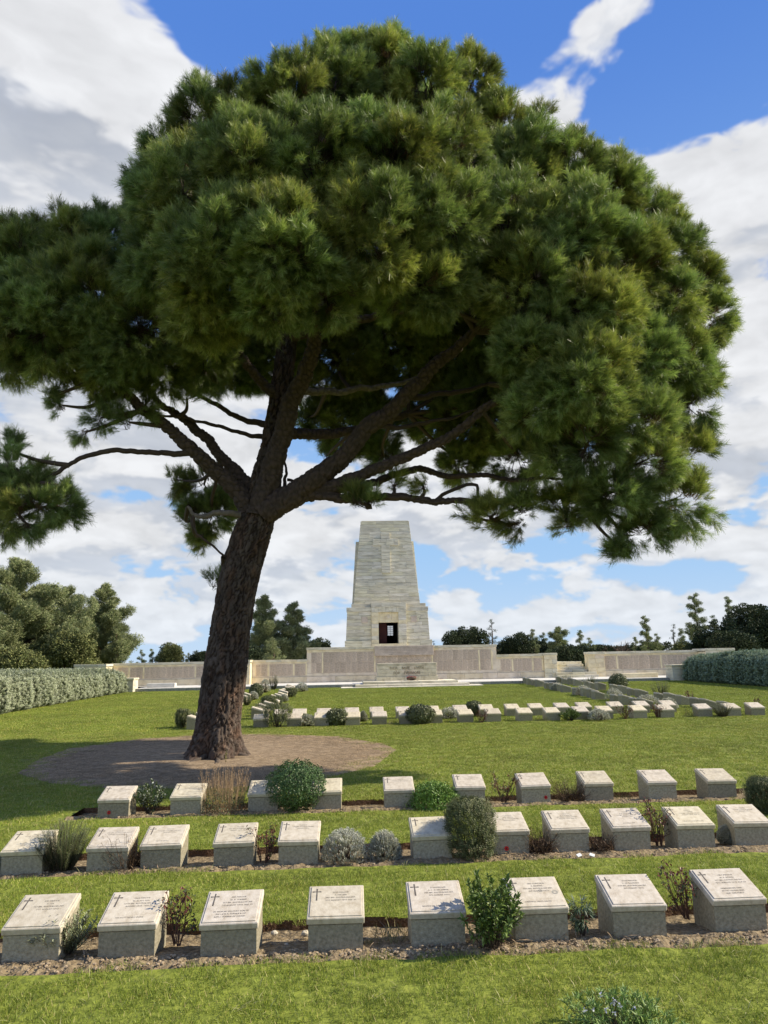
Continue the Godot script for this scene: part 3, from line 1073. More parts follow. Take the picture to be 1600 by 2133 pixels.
func wall_section(t: Node3D, x0: float, x1: float, base: float, top: float, z: float, groups: Array, rows: int, plinth := 0.38) -> void:
	var thick := 0.55
	box_part("core", Vector3((x0 + x1) * 0.5, (base + top - 0.14) * 0.5, z - thick * 0.5), Vector3(x1 - x0, top - 0.14 - base, thick), M.wall[0], t, 0.0)
	course("plinth_stone", t, x0, x1, base, plinth, z + 0.07, 0.1, [M.wall[1], M.wall[1], M.wall[3]], 0.9, 1.6, 0.0, 0.006)
	course("coping_stone", t, x0 - 0.03, x1 + 0.03, top - 0.16, 0.16, z + 0.06, thick + 0.12, [M.blocks[0], M.blocks[4], M.wall[2], M.blocks[2], M.wall[4]], 0.7, 1.5, 0.0, 0.006)
	var lo := base + plinth + (0.2 if rows == 2 else 0.08)
	var hi := top - 0.16 - (0.16 if rows == 2 else 0.12)
	course("band_stone", t, x0, x1, hi + 0.01, top - 0.17 - hi, z + 0.022, 0.03, [M.wall[2], M.wall[0], M.wall[4]], 0.8, 1.4, 0.0, 0.003)
	course("band_stone", t, x0, x1, base + plinth + 0.004, lo - base - plinth - 0.01, z + 0.022, 0.03, [M.wall[0], M.wall[3]], 0.8, 1.4, 0.0, 0.003)
	for g in groups:           # [x, number of slabs, slab width]
		for i in g[1]:
			for r in rows:
				var h := (hi - lo) / rows
				var p := part("name_slab", slab_mesh(g[2] - 0.008, h - 0.012, 0.03), M.panel[rng.randi() % 5], t)
				p.position = Vector3(g[0] + g[2] * (i + 0.5), lo + h * (r + 0.5), z + 0.018 + rf(0, 0.008))
		var xe: float = g[0] + g[1] * g[2]
		box_part("pilaster_strip", Vector3(xe + 0.055, (lo + hi) * 0.5, z + 0.012), Vector3(0.1, hi - lo - 0.004, 0.04), M.wall[2], t, 0.006)

func memorial() -> void:
	var base := 1.02
	# paved terrace, one step above the lawn
	var pl := MB.new()
	pl.quad(Vector3(-11.9, base, -42.3), Vector3(19.3, base, -42.3), Vector3(19.3, base, -59.9), Vector3(-11.9, base, -59.9))
	pl.quad(Vector3(-20.0, base, -46.0), Vector3(-11.9, base, -46.0), Vector3(-11.9, base, -59.9), Vector3(-20.0, base, -59.9))
	pl.quad(Vector3(19.3, base, -44.0), Vector3(27.0, base, -44.0), Vector3(27.0, base, -59.9), Vector3(19.3, base, -59.9))
	var terrace := structure("terrace", pl.mesh(), M.paving, "pale stone paving in front of the memorial wall")
	var x := -11.95
	while x < 19.3:
		var w := minf(rf(1.0, 1.5), 19.35 - x)
		if x + w > -0.2 and x < 7.2 and x + w < 7.3:
			pass
		box_part("kerb_stone", Vector3(x + w * 0.5, base - 0.14 + 0.004, -42.13 + rf(-0.004, 0.004)), Vector3(w - 0.01, 0.28, 0.36), M.riser if rng.randf() < 0.85 else M.blocks[5], terrace, 0.012)
		x += w
	# central wall with its lower wings
	var t := thing("memorial_wall", "stepped central memorial wall covered with slabs of carved names behind the altar", "memorial wall", Vector3(0, 0, 0))
	wall_section(t, -2.5, 9.7, base, 3.2, -47.0, [[-2.22, 2, 0.33], [-1.44, 9, 0.357], [1.87, 10, 0.36], [5.58, 9, 0.325], [8.6, 2, 0.36]], 2)
	# dedication slab high on the middle
	var dm := MB.new()
	dm.box(Vector3.ZERO, Vector3(3.8, 0.62, 0.08), 0.008)
	var d := part("dedication_slab", dm.mesh(), M.panel_plain, t)
	d.position = Vector3(3.72, 2.91, -46.9)
	var tx := part("dedication_text", words("TO THE GLORY OF GOD AND IN LASTING MEMORY OF 3268 AUSTRALIAN SOLDIERS WHO FOUGHT ON GALLIPOLI\nIN 1915 AND HAVE NO KNOWN GRAVES AND 456 NEW ZEALAND SOLDIERS WHOSE NAMES ARE NOT RECORDED\nIN OTHER AREAS OF THE PENINSULA BUT WHO FELL IN THE ANZAC AREA AND HAVE NO KNOWN GRAVES\nAND ALSO OF 960 AUSTRALIANS AND 252 NEW ZEALANDERS WHO FIGHTING ON GALLIPOLI IN 1915\nINCURRED MORTAL WOUNDS OR SICKNESS AND FOUND BURIAL AT SEA", 0.062, 0.1), M.ink_far, t)
	tx.position = Vector3(3.72, 2.895, -46.857)
	wall_section(t, -5.95, -2.5, base, 2.48, -47.0, [[-5.72, 2, 0.37], [-4.82, 4, 0.36], [-3.24, 2, 0.33]], 1)
	wall_section(t, 9.7, 12.75, base, 2.55, -47.0, [[9.95, 2, 0.35], [10.78, 4, 0.3], [12.1, 2, 0.26]], 1)
	# piers beside the stairs
	for px in [[-7.15, -5.95, 2.5], [12.75, 13.6, 2.58]]:
		var pr := thing("stair_pier", "smooth stone pier at the %s, beside the stairs" % ("wall's left end behind the trunk" if px[0] < 0 else "wall's right end"), "pier", Vector3.ZERO)
		var zf := -46.05 if px[0] < 0 else -46.85
		box_part("core", Vector3((px[0] + px[1]) * 0.5, (base + px[2]) * 0.5 - 0.1, zf - 0.6), Vector3(px[1] - px[0] - 0.01, px[2] - base - 0.2, 1.15), M.wall[2], pr, 0.0)
		var y := base
		while y < px[2] - 0.2:
			course("pier_stone", pr, px[0], px[1], y, 0.29, zf + 0.02, 0.05, [M.blocks[2], M.wall[2], M.blocks[4], M.wall[4]], 0.42, 0.7, 0.0, 0.008)
			y += 0.29
		box_part("coping_stone", Vector3((px[0] + px[1]) * 0.5, px[2] - 0.08, zf - 0.58), Vector3(px[1] - px[0] + 0.05, 0.16, 1.28), M.blocks[4], pr)
	# stairs through the wall
	for sx in [[-8.2, -7.17], [13.62, 15.6]]:
		var st := thing("stone_stairs", "stone stairs climbing through the gap at the wall's %s" % ("left, behind the pine trunk" if sx[0] < 0 else "right end"), "stairs", Vector3.ZERO)
		for i in 6:
			var ext := 0.5 if i < 2 else 0.0
			var xx: float = sx[0] - (0.2 if i < 2 else 0.0)
			while xx < sx[1] + ext - 0.05:
				var w := minf(rf(0.7, 1.1), sx[1] + ext - xx)
				box_part("step_stone", Vector3(xx + w * 0.5, base + 0.165 * (i + 0.5), -46.3 - 0.36 * i - 0.3), Vector3(w - 0.01, 0.16, 0.6), M.blocks[(i + rng.randi()) % 6], st)
				xx += w
		for i in 5:
			box_part("landing", Vector3((sx[0] + sx[1]) * 0.5, base + 0.165 * (i + 0.5) + 0.0, -47.0 - 0.36 * i - 0.9), Vector3(sx[1] - sx[0] - 0.02, 0.15, 1.1), M.blocks[4], st, 0.0)
		box_part("landing", Vector3((sx[0] + sx[1]) * 0.5, base + 0.48, -51.4), Vector3(sx[1] - sx[0] - 0.02, 0.98, 4.4), M.blocks[4], st, 0.0)
	# outer wings
	var lw := thing("memorial_wall", "low left wing of the memorial wall, name slabs, half hidden by the trunk", "memorial wall", Vector3.ZERO)
	wall_section(lw, -14.6, -8.3, base, 2.45, -47.0, [[-14.3, 2, 0.33], [-13.5, 2, 0.38], [-12.62, 9, 0.342], [-9.42, 2, 0.38]], 1)
	var rw := thing("memorial_wall", "low right wing of the memorial wall beyond the stairs, name slabs, ending at hedge", "memorial wall", Vector3.ZERO)
	wall_section(rw, 16.75, 23.0, base, 2.6, -47.0, [[16.78, 2, 0.37], [17.68, 8, 0.347], [20.6, 6, 0.36]], 1)
	box_part("end_block", Vector3(16.2, (base + 2.5) * 0.5, -47.25), Vector3(1.08, 2.4 - base, 0.7), M.wall[2], rw, 0.0)
	var yy := base
	while yy < 2.3:
		course("pier_stone", rw, 15.64, 16.74, yy, 0.29, -46.87, 0.05, [M.blocks[2], M.wall[2], M.blocks[4], M.wall[4], M.wall[3]], 0.4, 0.7, 0.0, 0.008)
		yy += 0.29
	box_part("coping_stone", Vector3(16.2, 2.52, -47.2), Vector3(1.14, 0.16, 0.86), M.blocks[2], rw)
	for e in [[-16.5, -14.6, 2.42, -45.7, "left"], [23.0, 24.9, 2.68, -45.9, "right"]]:
		var ep := thing("end_pier", "broad block pier that ends the memorial wall at the far %s, above the hedge" % e[4], "pier", Vector3.ZERO)
		box_part("core", Vector3((e[0] + e[1]) * 0.5, (base + e[2]) * 0.5 - 0.1, e[3] - 0.85), Vector3(e[1] - e[0] - 0.02, e[2] - base - 0.2, 1.66), M.wall[2], ep, 0.0)
		var y2 := base
		while y2 < e[2] - 0.2:
			course("pier_stone", ep, e[0], e[1], y2, minf(0.42, e[2] - 0.16 - y2), e[3] + 0.02, 0.05, [M.blocks[3], M.blocks[2], M.wall[0], M.blocks[5], M.blocks[1]], 0.5, 0.9, 0.0, 0.008)
			y2 += 0.42
		course("coping_stone", ep, e[0] - 0.03, e[1] + 0.03, e[2] - 0.16, 0.16, e[3] + 0.05, 1.78, [M.blocks[0], M.blocks[3], M.blocks[2]], 0.7, 1.0, 0.0, 0.004)
	# low return walls and benches at the terrace corners
	for s in [[-13.4, -11.75, 1.62, "left"], [18.75, 20.6, 1.76, "right"]]:
		var rt := thing("low_wall", "short low wall with flat cap at the terrace's %s corner, beside the hedge" % s[3], "low wall", Vector3.ZERO)
		box_part("body", Vector3((s[0] + s[1]) * 0.5, (0.7 + s[2] - 0.1) * 0.5, -42.0), Vector3(s[1] - s[0], s[2] - 0.8, 0.95), M.blocks[0] if s[0] > 0 else M.blocks[1], rt)
		box_part("cap", Vector3((s[0] + s[1]) * 0.5, s[2] - 0.048, -42.0), Vector3(s[1] - s[0] + 0.08, 0.1, 1.04), M.blocks[4], rt)
	single("stone_bench", _boxmesh(Vector3(1.6, 0.24, 0.5), 0.015), M.paving, "long low pale stone block on the terrace's left end, before the wing", "bench", Vector3(-10.7, base + 0.12, -43.6))
	single("stone_bench", _boxmesh(Vector3(2.1, 0.26, 0.55), 0.015), M.wall[2], "long low pale stone block on the terrace's right end, beside the low wall", "bench", Vector3(17.6, base + 0.13, -43.6))
	altar()
	tower()

func _boxmesh(s: Vector3, bev: float) -> ArrayMesh:
	var mb := MB.new()
	mb.box(Vector3.ZERO, s, bev)
	return mb.mesh()

func altar() -> void:
	var t := thing("altar_stone", "long grey green altar stone with carved words on steps before the wall", "altar", Vector3(3.57, 1.14, -43.2))
	box_part("core", Vector3(0, 0.5, -0.5), Vector3(3.44, 0.9, 0.9), M.blocks[3], t, 0.0)
	var mats := [M.altar[0], M.altar[1], M.altar[2], M.altar[0]]
	course("altar_block", t, -1.82, 1.82, 0.0, 0.24, 0.03, 1.06, mats, 0.6, 1.3, 0.0, 0.004)
	for i in 3:
		course("altar_block", t, -1.75, 1.75, 0.24 + 0.2 * i, 0.2, 0.0, 0.98, mats, 0.7, 1.4, 0.0, 0.004)
	box_part("top_slab", Vector3(0, 0.92, -0.49), Vector3(3.5, 0.16, 1.0), M.altar[1], t, 0.015)
	for q in [["THEIR", -0.80, 0.72, 0.18], ["NAME", -0.08, 0.72, 0.18], ["LIVETH", 0.70, 0.72, 0.18], ["FOR", -0.62, 0.44, 0.2], ["EVERMORE", 0.30, 0.44, 0.2]]:
		var a := part("carved_word", words(q[0], q[3], 0.3), M.altar_ink, t)
		a.position = Vector3(q[1], q[2], 0.012)
	var s := thing("altar_steps", "three broad shallow stone steps in front of and beneath the altar stone", "steps", Vector3.ZERO)
	for q in [[-0.3, 7.6, 0.72, 0.885, -40.7, 5], [0.5, 6.9, 0.75, 1.0, -41.15, 6], [0.95, 6.35, 0.8, 1.14, -41.75, 5]]:
		var x: float = q[0]
		while x < q[1] - 0.02:
			var w := rf(0.9, 1.7)
			if x + w > q[1] - 0.5:
				w = q[1] - x
			var dep: float = q[4] + 44.3
			box_part("step_stone", Vector3(x + w * 0.5, (q[2] + q[3]) * 0.5, q[4] - dep * 0.5), Vector3(w - 0.008, q[3] - q[2], dep), M.blocks[[0, 1, 5, 2, 3][rng.randi() % 5]] if q[3] > 0.9 else M.blocks[5], s, 0.012)
			x += w
	# wreath of poppies lying at the foot of the altar
	var wr := thing("poppy_wreath", "wreath of red poppies lying at the foot of the altar stone", "wreath", Vector3(3.78, 1.15, -42.75))
	var ring := MB.new()
	var path := PackedVector3Array()
	var rad := PackedFloat32Array()
	for k in 25:
		var an := TAU * k / 24
		path.append(Vector3(cos(an) * 0.24, 0.05 + 0.05 * (1.0 - sin(an)), -sin(an) * 0.2))
		rad.append(0.05)
	ring.tube(path, rad, 8)
	part("green_ring", ring.mesh(), M.twig, wr)
	var pop := MB.new()
	for k in 16:
		var an := TAU * k / 16
		var p := Vector3(cos(an) * 0.24, 0.1 + 0.05 * (1.0 - sin(an)), -sin(an) * 0.2)
		for j in 5:
			var aj := TAU * j / 5 + k
			pop.leaf(p, Vector3(cos(aj), 0.5, sin(aj)).normalized(), Vector3.UP, 0.085, 0.08, 0.1)
	part("poppies", pop.mesh(), M.red, wr)

func tower() -> void:
	var cx := 3.45
	var t := thing("memorial_tower", "tall tapering grey stone tower with a cross in relief and dark doorway", "tower", Vector3.ZERO)
	var zf := -60.0
	# base: walls round a small chamber with a window at the back
	box_part("base_wall", Vector3(1.38, 3.6, -63.3), Vector3(2.4, 5.2, 6.2), M.blocks[1], t, 0.0)
	box_part("base_wall", Vector3(5.5, 3.6, -63.3), Vector3(2.4, 5.2, 6.2), M.blocks[1], t, 0.0)
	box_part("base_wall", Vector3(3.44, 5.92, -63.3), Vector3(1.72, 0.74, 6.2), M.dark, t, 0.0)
	box_part("threshold", Vector3(3.44, 2.3, -63.3), Vector3(1.72, 2.68, 6.3), M.wall[2], t, 0.0)
	for q in [[2.7, 3.78, 3.64, 5.55], [4.28, 4.32, 3.64, 5.55], [3.78, 4.28, 3.64, 4.5], [3.78, 4.28, 5.38, 5.55]]:
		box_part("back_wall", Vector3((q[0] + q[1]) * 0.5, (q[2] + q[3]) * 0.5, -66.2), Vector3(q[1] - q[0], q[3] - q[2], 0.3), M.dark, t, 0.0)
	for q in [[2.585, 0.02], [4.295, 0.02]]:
		box_part("chamber_shade_sheet", Vector3(q[0], 4.6, -63.2), Vector3(q[1], 1.9, 5.7), M.dark, t, 0.0)  # thin near black sheets added as the shade inside the chamber
	var wn := part("window", _boxmesh(Vector3(0.5, 0.88, 0.008), 0.0), M.glass, t)
	wn.position = Vector3(4.03, 4.94, -66.2)
	for i in 3:
		var bar := part("glazing_bar", _boxmesh(Vector3(0.022, 0.88, 0.03), 0.0), M.dark, wn)
		bar.position = Vector3(-0.25 + 0.25 * i, 0, 0.02)
	for i in 4:
		var bar := part("glazing_bar", _boxmesh(Vector3(0.5, 0.022, 0.03), 0.0), M.dark, wn)
		bar.position = Vector3(0, -0.264 + 0.176 * i, 0.022)
	box_part("door", Vector3(3.03, 4.5, -60.62), Vector3(0.74, 1.7, 0.06), M.door, t, 0.01)
	# facing blocks of the base, left and right of the portal
	for side in [[0.12, 2.1], [4.99, 6.78]]:
		var y := 3.94
		var i := 0
		while y < 6.28:
			var k := 0.12 * (1.0 - (y - 3.94) / 2.4)
			var xa: float = side[0] - (k if side[0] < 1.0 else 0.0)
			var xb: float = side[1] + (k if side[0] > 1.0 else 0.0)
			course("stone_block", t, xa, xb, y, 0.292, zf + 0.02 + 0.1 * k, 0.3, M.blocks, 0.6, 1.4, 0.0, 0.012)
			y += 0.292
		course("stone_block", t, side[0] - (0.22 if side[0] < 1.0 else 0.0), side[1] + (0.3 if side[0] > 1.0 else 0.0), 3.4, 0.53, zf + 0.2, 0.5, M.blocks, 0.8, 1.5, 0.0, 0.01)
		course("cornice_stone", t, side[0] - (0.06 if side[0] < 1.0 else 0.0), side[1] + (0.06 if side[0] > 1.0 else 0.0), 6.28, 0.36, zf + 0.08, 0.5, [M.blocks[1], M.blocks[0], M.blocks[4]], 0.8, 1.6, 0.0, 0.01)
		course("cornice_stone", t, side[0] + (0.35 if side[0] < 1.0 else 0.0), side[1] - (0.12 if side[0] > 1.0 else 0.0), 6.64, 0.3, zf - 0.15, 0.5, [M.blocks[1], M.wall[2], M.blocks[5]], 0.8, 1.6, 0.0, 0.01)
		var sq := box_part("carved_square", Vector3(1.55 if side[0] < 1.0 else 5.62, 5.62, zf + 0.055), Vector3(0.5, 0.5, 0.06), M.panel_plain, t, 0.01)
	# portal surround
	var y := 3.64
	var flip := 0
	while y < 6.2:
		for s in [[2.1, 2.69], [4.33, 4.99]]:
			course("portal_stone", t, s[0], s[1], y, 0.32, zf + 0.27, 0.75, [M.blocks[2], M.blocks[5], M.blocks[0], M.wall[2]], 0.34, 0.62, 0.0, 0.012)
		y += 0.32
		flip += 1
	course("portal_stone", t, 2.1, 4.99, 6.2, 0.42, zf + 0.27, 0.75, [M.blocks[2], M.blocks[0]], 0.28, 0.34, 0.0, 0.006)
	course("portal_stone", t, 2.1, 4.99, 6.62, 0.38, zf + 0.3, 0.8, [M.blocks[1], M.blocks[0]], 0.6, 1.1, 0.0, 0.01)
	course("door_sill", t, 2.1, 4.99, 3.36, 0.28, zf + 0.4, 0.9, [M.wall[2], M.wall[4]], 0.7, 1.2, 0.0, 0.006)
	for i in 3:
		box_part("carved_panel", Vector3(2.95 + 0.56 * i, 5.78, zf - 0.02), Vector3(0.55, 0.83, 0.25), M.wall[2], t, 0.012)
	var em := MB.new()
	for k in 9:
		var an := PI * k / 8
		em.box(Vector3(cos(an) * 0.3, sin(an) * 0.24 - 0.12, 0), Vector3(0.035, 0.22, 0.03), 0.006, Basis(Vector3.BACK, an - PI / 2))
	em.box(Vector3(0, 0.02, 0), Vector3(0.2, 0.26, 0.035), 0.02)
	var emb := part("carved_emblem", em.mesh(), M.wall[0], t)
	emb.position = Vector3(3.51, 5.8, zf + 0.115)
	# tapering shaft
	var core := MB.new()
	var yb := 6.6
	var yt := 14.0
	var corners := func(yy: float) -> Array:
		var k := (yy - 6.9) / 7.1
		var hw := lerpf(2.79, 2.10, k)
		var front := zf - lerpf(0.62, 1.36, k)
		return [Vector3(cx - hw, yy, front), Vector3(cx + hw, yy, front), Vector3(cx + hw, yy, front - 2 * hw), Vector3(cx - hw, yy, front - 2 * hw)]
	var lo: Array = corners.call(yb)
	var hi: Array = corners.call(yt)
	for i in 4:
		core.quad(lo[i], lo[(i + 1) % 4], hi[(i + 1) % 4], hi[i])
	core.quad(hi[0], hi[1], hi[2], hi[3])
	part("shaft_core", core.mesh(), M.blocks[3], t)
	var tilt := -atan2(0.74, 7.1)
	y = 6.93
	while y < 13.9:
		var ch := 0.3
		var k := (y + 0.15 - 6.9) / 7.1
		var hw := lerpf(2.80, 2.11, k)
		var front := zf - lerpf(0.62, 1.36, k) + 0.07
		course("stone_block", t, cx - hw, cx + hw, y, ch, front, 0.12, M.blocks, 0.7, 1.9, tilt, 0.012)
		y += ch
	course("cap_stone", t, cx - 2.02, cx + 2.02, 13.93, 0.26, zf - 1.34, 0.5, [M.blocks[1], M.blocks[3]], 0.7, 1.2, 0.0, 0.01)
	box_part("cap", Vector3(cx, 14.05, -63.5), Vector3(4.0, 0.22, 3.8), M.blocks[3], t, 0.02)
	# cross in relief
	y = 9.55
	while y < 12.9:
		var k := (y + 0.15 - 6.9) / 7.1
		var front := zf - lerpf(0.62, 1.36, k) + 0.155
		if y > 11.75 and y < 12.3:
			course("cross_block", t, cx - 1.08, cx + 1.12, y, 0.3, front, 0.12, [M.blocks[0], M.blocks[2], M.blocks[1]], 0.5, 0.8, tilt, 0.008)
		else:
			course("cross_block", t, cx - 0.38, cx + 0.4, y, 0.3, front, 0.12, [M.blocks[0], M.blocks[2], M.blocks[1]], 0.76, 0.8, tilt, 0.008)
		y += 0.3
	# flat buttresses on the two flanks
	for s in [-1.0, 1.0]:
		var hwm := 2.78
		var bm := MB.new()
		var xb0: float = cx + s * 2.7
		var xt0: float = cx + s * 2.1
		var a0 := Vector3(xb0 + s * 0.22, 6.6, zf - 1.9)
		var b0 := Vector3(xb0 + s * 0.22, 6.6, zf - 4.6)
		var a1 := Vector3(xt0 + s * 0.42, 12.5, zf - 2.2)
		var b1 := Vector3(xt0 + s * 0.42, 12.5, zf - 4.6)
		var i0 := Vector3(xb0 - s * 0.5, 6.6, zf - 1.9)
		var i1 := Vector3(xt0 - s * 0.5, 12.5, zf - 2.2)
		var j0 := Vector3(xb0 - s * 0.5, 6.6, zf - 4.6)
		var j1 := Vector3(xt0 - s * 0.5, 12.5, zf - 4.6)
		if s < 0:
			bm.quad(b0, a0, a1, b1); bm.quad(a0, i0, i1, a1); bm.quad(a1, i1, j1, b1)
		else:
			bm.quad(a0, b0, b1, a1); bm.quad(i0, a0, a1, i1); bm.quad(i1, a1, b1, j1)
		part("buttress", bm.mesh(), M.blocks[6], t)


# ---------- hedges and trees far off
func sprig_mesh(seed_: int, many: int, len: float, wid: float, spread: float, cols: Array) -> ArrayMesh:
	var r := RandomNumberGenerator.new()
	r.seed = seed_
	var mb := MB.new()
	for k in many:
		mb.col = cols[r.randi() % cols.size()]
		var p := Vector3(r.randf_range(-1, 1), r.randf_range(-0.6, 1), r.randf_range(-1, 1)) * spread
		var d := (p.normalized() * 0.6 + Vector3(r.randf_range(-1, 1), r.randf_range(-0.2, 1.2), r.randf_range(-1, 1))).normalized()
		var s := d.cross(Vector3(r.randf_range(-1, 1), r.randf_range(-1, 1), r.randf_range(-1, 1))).normalized()
		mb.leaf(p, d, s, len * r.randf_range(0.7, 1.3), wid * r.randf_range(0.7, 1.3), 0.15)
	return mb.mesh()

func hedges() -> void:
	var cols := [Color(0.30, 0.335, 0.215), Color(0.35, 0.385, 0.26), Color(0.23, 0.275, 0.16), Color(0.42, 0.44, 0.32)]
	var tuft := MB.new()
	for k in 26:          # an upright shoot with small silvery leaves
		tuft.col = cols[k % 4]
		var y := 0.26 * k / 26.0
		var a := k * 2.4
		var d := Vector3(cos(a), 0.9, sin(a)).normalized()
		tuft.leaf(Vector3(0, y, 0), d, Vector3.UP, 0.07, 0.024, 0.15)
	var tm := tuft.mesh()
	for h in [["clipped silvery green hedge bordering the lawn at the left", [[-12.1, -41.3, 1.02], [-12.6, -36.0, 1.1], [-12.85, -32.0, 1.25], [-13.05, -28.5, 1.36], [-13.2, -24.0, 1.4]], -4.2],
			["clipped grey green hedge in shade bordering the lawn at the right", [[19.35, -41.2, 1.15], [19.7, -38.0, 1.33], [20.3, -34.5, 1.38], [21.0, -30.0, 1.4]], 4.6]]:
		var pts: Array = h[1]
		var wid: float = h[2]
		var t := thing("hedge", h[0], "hedge", on(pts[1][0], pts[1][1]))
		var off := t.position
		var core := MB.new()
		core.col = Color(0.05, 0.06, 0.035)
		var sections := []
		for q in pts:
			var ring := PackedVector3Array()
			for e in [[0.22, 0.0], [0.16, 0.62], [0.42, 0.9], [1.2, 0.93], [absf(wid), 0.9], [absf(wid), 0.0]]:
				ring.append(Vector3(q[0] + signf(wid) * e[0], gy(q[1]) + q[2] * e[1], q[1]) - off)
			sections.append(ring)
		for i in sections.size() - 1:
			for k in 5:
				core.quad(sections[i][k], sections[i + 1][k], sections[i + 1][k + 1], sections[i][k + 1])
		for i in range(1, 5):
			core.tri(sections[0][0], sections[0][i], sections[0][i + 1])
			core.tri(sections[-1][0], sections[-1][i], sections[-1][i + 1])
		for k in core.n.size():
			pass
		part("dark_filler_core", core.mesh(), M.matte_leaves, t)  # solid core added inside to block see-through, coloured as dark leaves
		var where := []
		var tint := PackedColorArray()
		for k in 17000:
			var f := rng.randf() * (pts.size() - 1)
			var i := int(f)
			var u := f - i
			var x: float = lerpf(pts[i][0], pts[i + 1][0], u)
			var z: float = lerpf(pts[i][1], pts[i + 1][1], u)
			var ht: float = lerpf(pts[i][2], pts[i + 1][2], u)
			var bump := 0.22 * noise.get_noise_2d(x * 0.9 + 5.0, z * 0.9) + 0.16 * noise.get_noise_2d(x * 2.6, z * 2.6)
			var a := rng.randf()
			var e := 0.0
			var y := 0.0
			var dir := Vector3.UP
			if a < 0.5:
				y = ht * rf(0.03, 0.9)
				e = 0.12 + 0.25 * pow(y / ht, 3.0) - bump
				dir = Vector3(-signf(wid) * 0.75, 0.9, 0)
				if i == 0 and rng.randf() < 0.16:
					e = rf(0, 2.5)
					z = pts[0][1] - rf(-0.1, 0.1)
					dir = Vector3(0, 0.9, -0.6)
			else:
				e = 0.25 + pow(rng.randf(), 1.3) * (absf(wid) - 0.3)
				y = ht * (0.86 + 0.16 * smoothstep(0.2, 0.7, e)) + bump
			var px := x + signf(wid) * e
			var yaxis := (dir + rv() * 0.45).normalized()
			var sc := rf(0.8, 1.35)
			where.append(Transform3D(facing(yaxis, rf(0, TAU)).scaled(Vector3.ONE * sc), Vector3(px, gy(z) + y - 0.08, z) - off))
			var g := rf(0.75, 1.2) * (1.0 + 0.5 * bump)
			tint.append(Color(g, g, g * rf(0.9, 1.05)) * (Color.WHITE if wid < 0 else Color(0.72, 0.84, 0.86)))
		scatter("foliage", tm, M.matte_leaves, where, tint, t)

var clump := {}

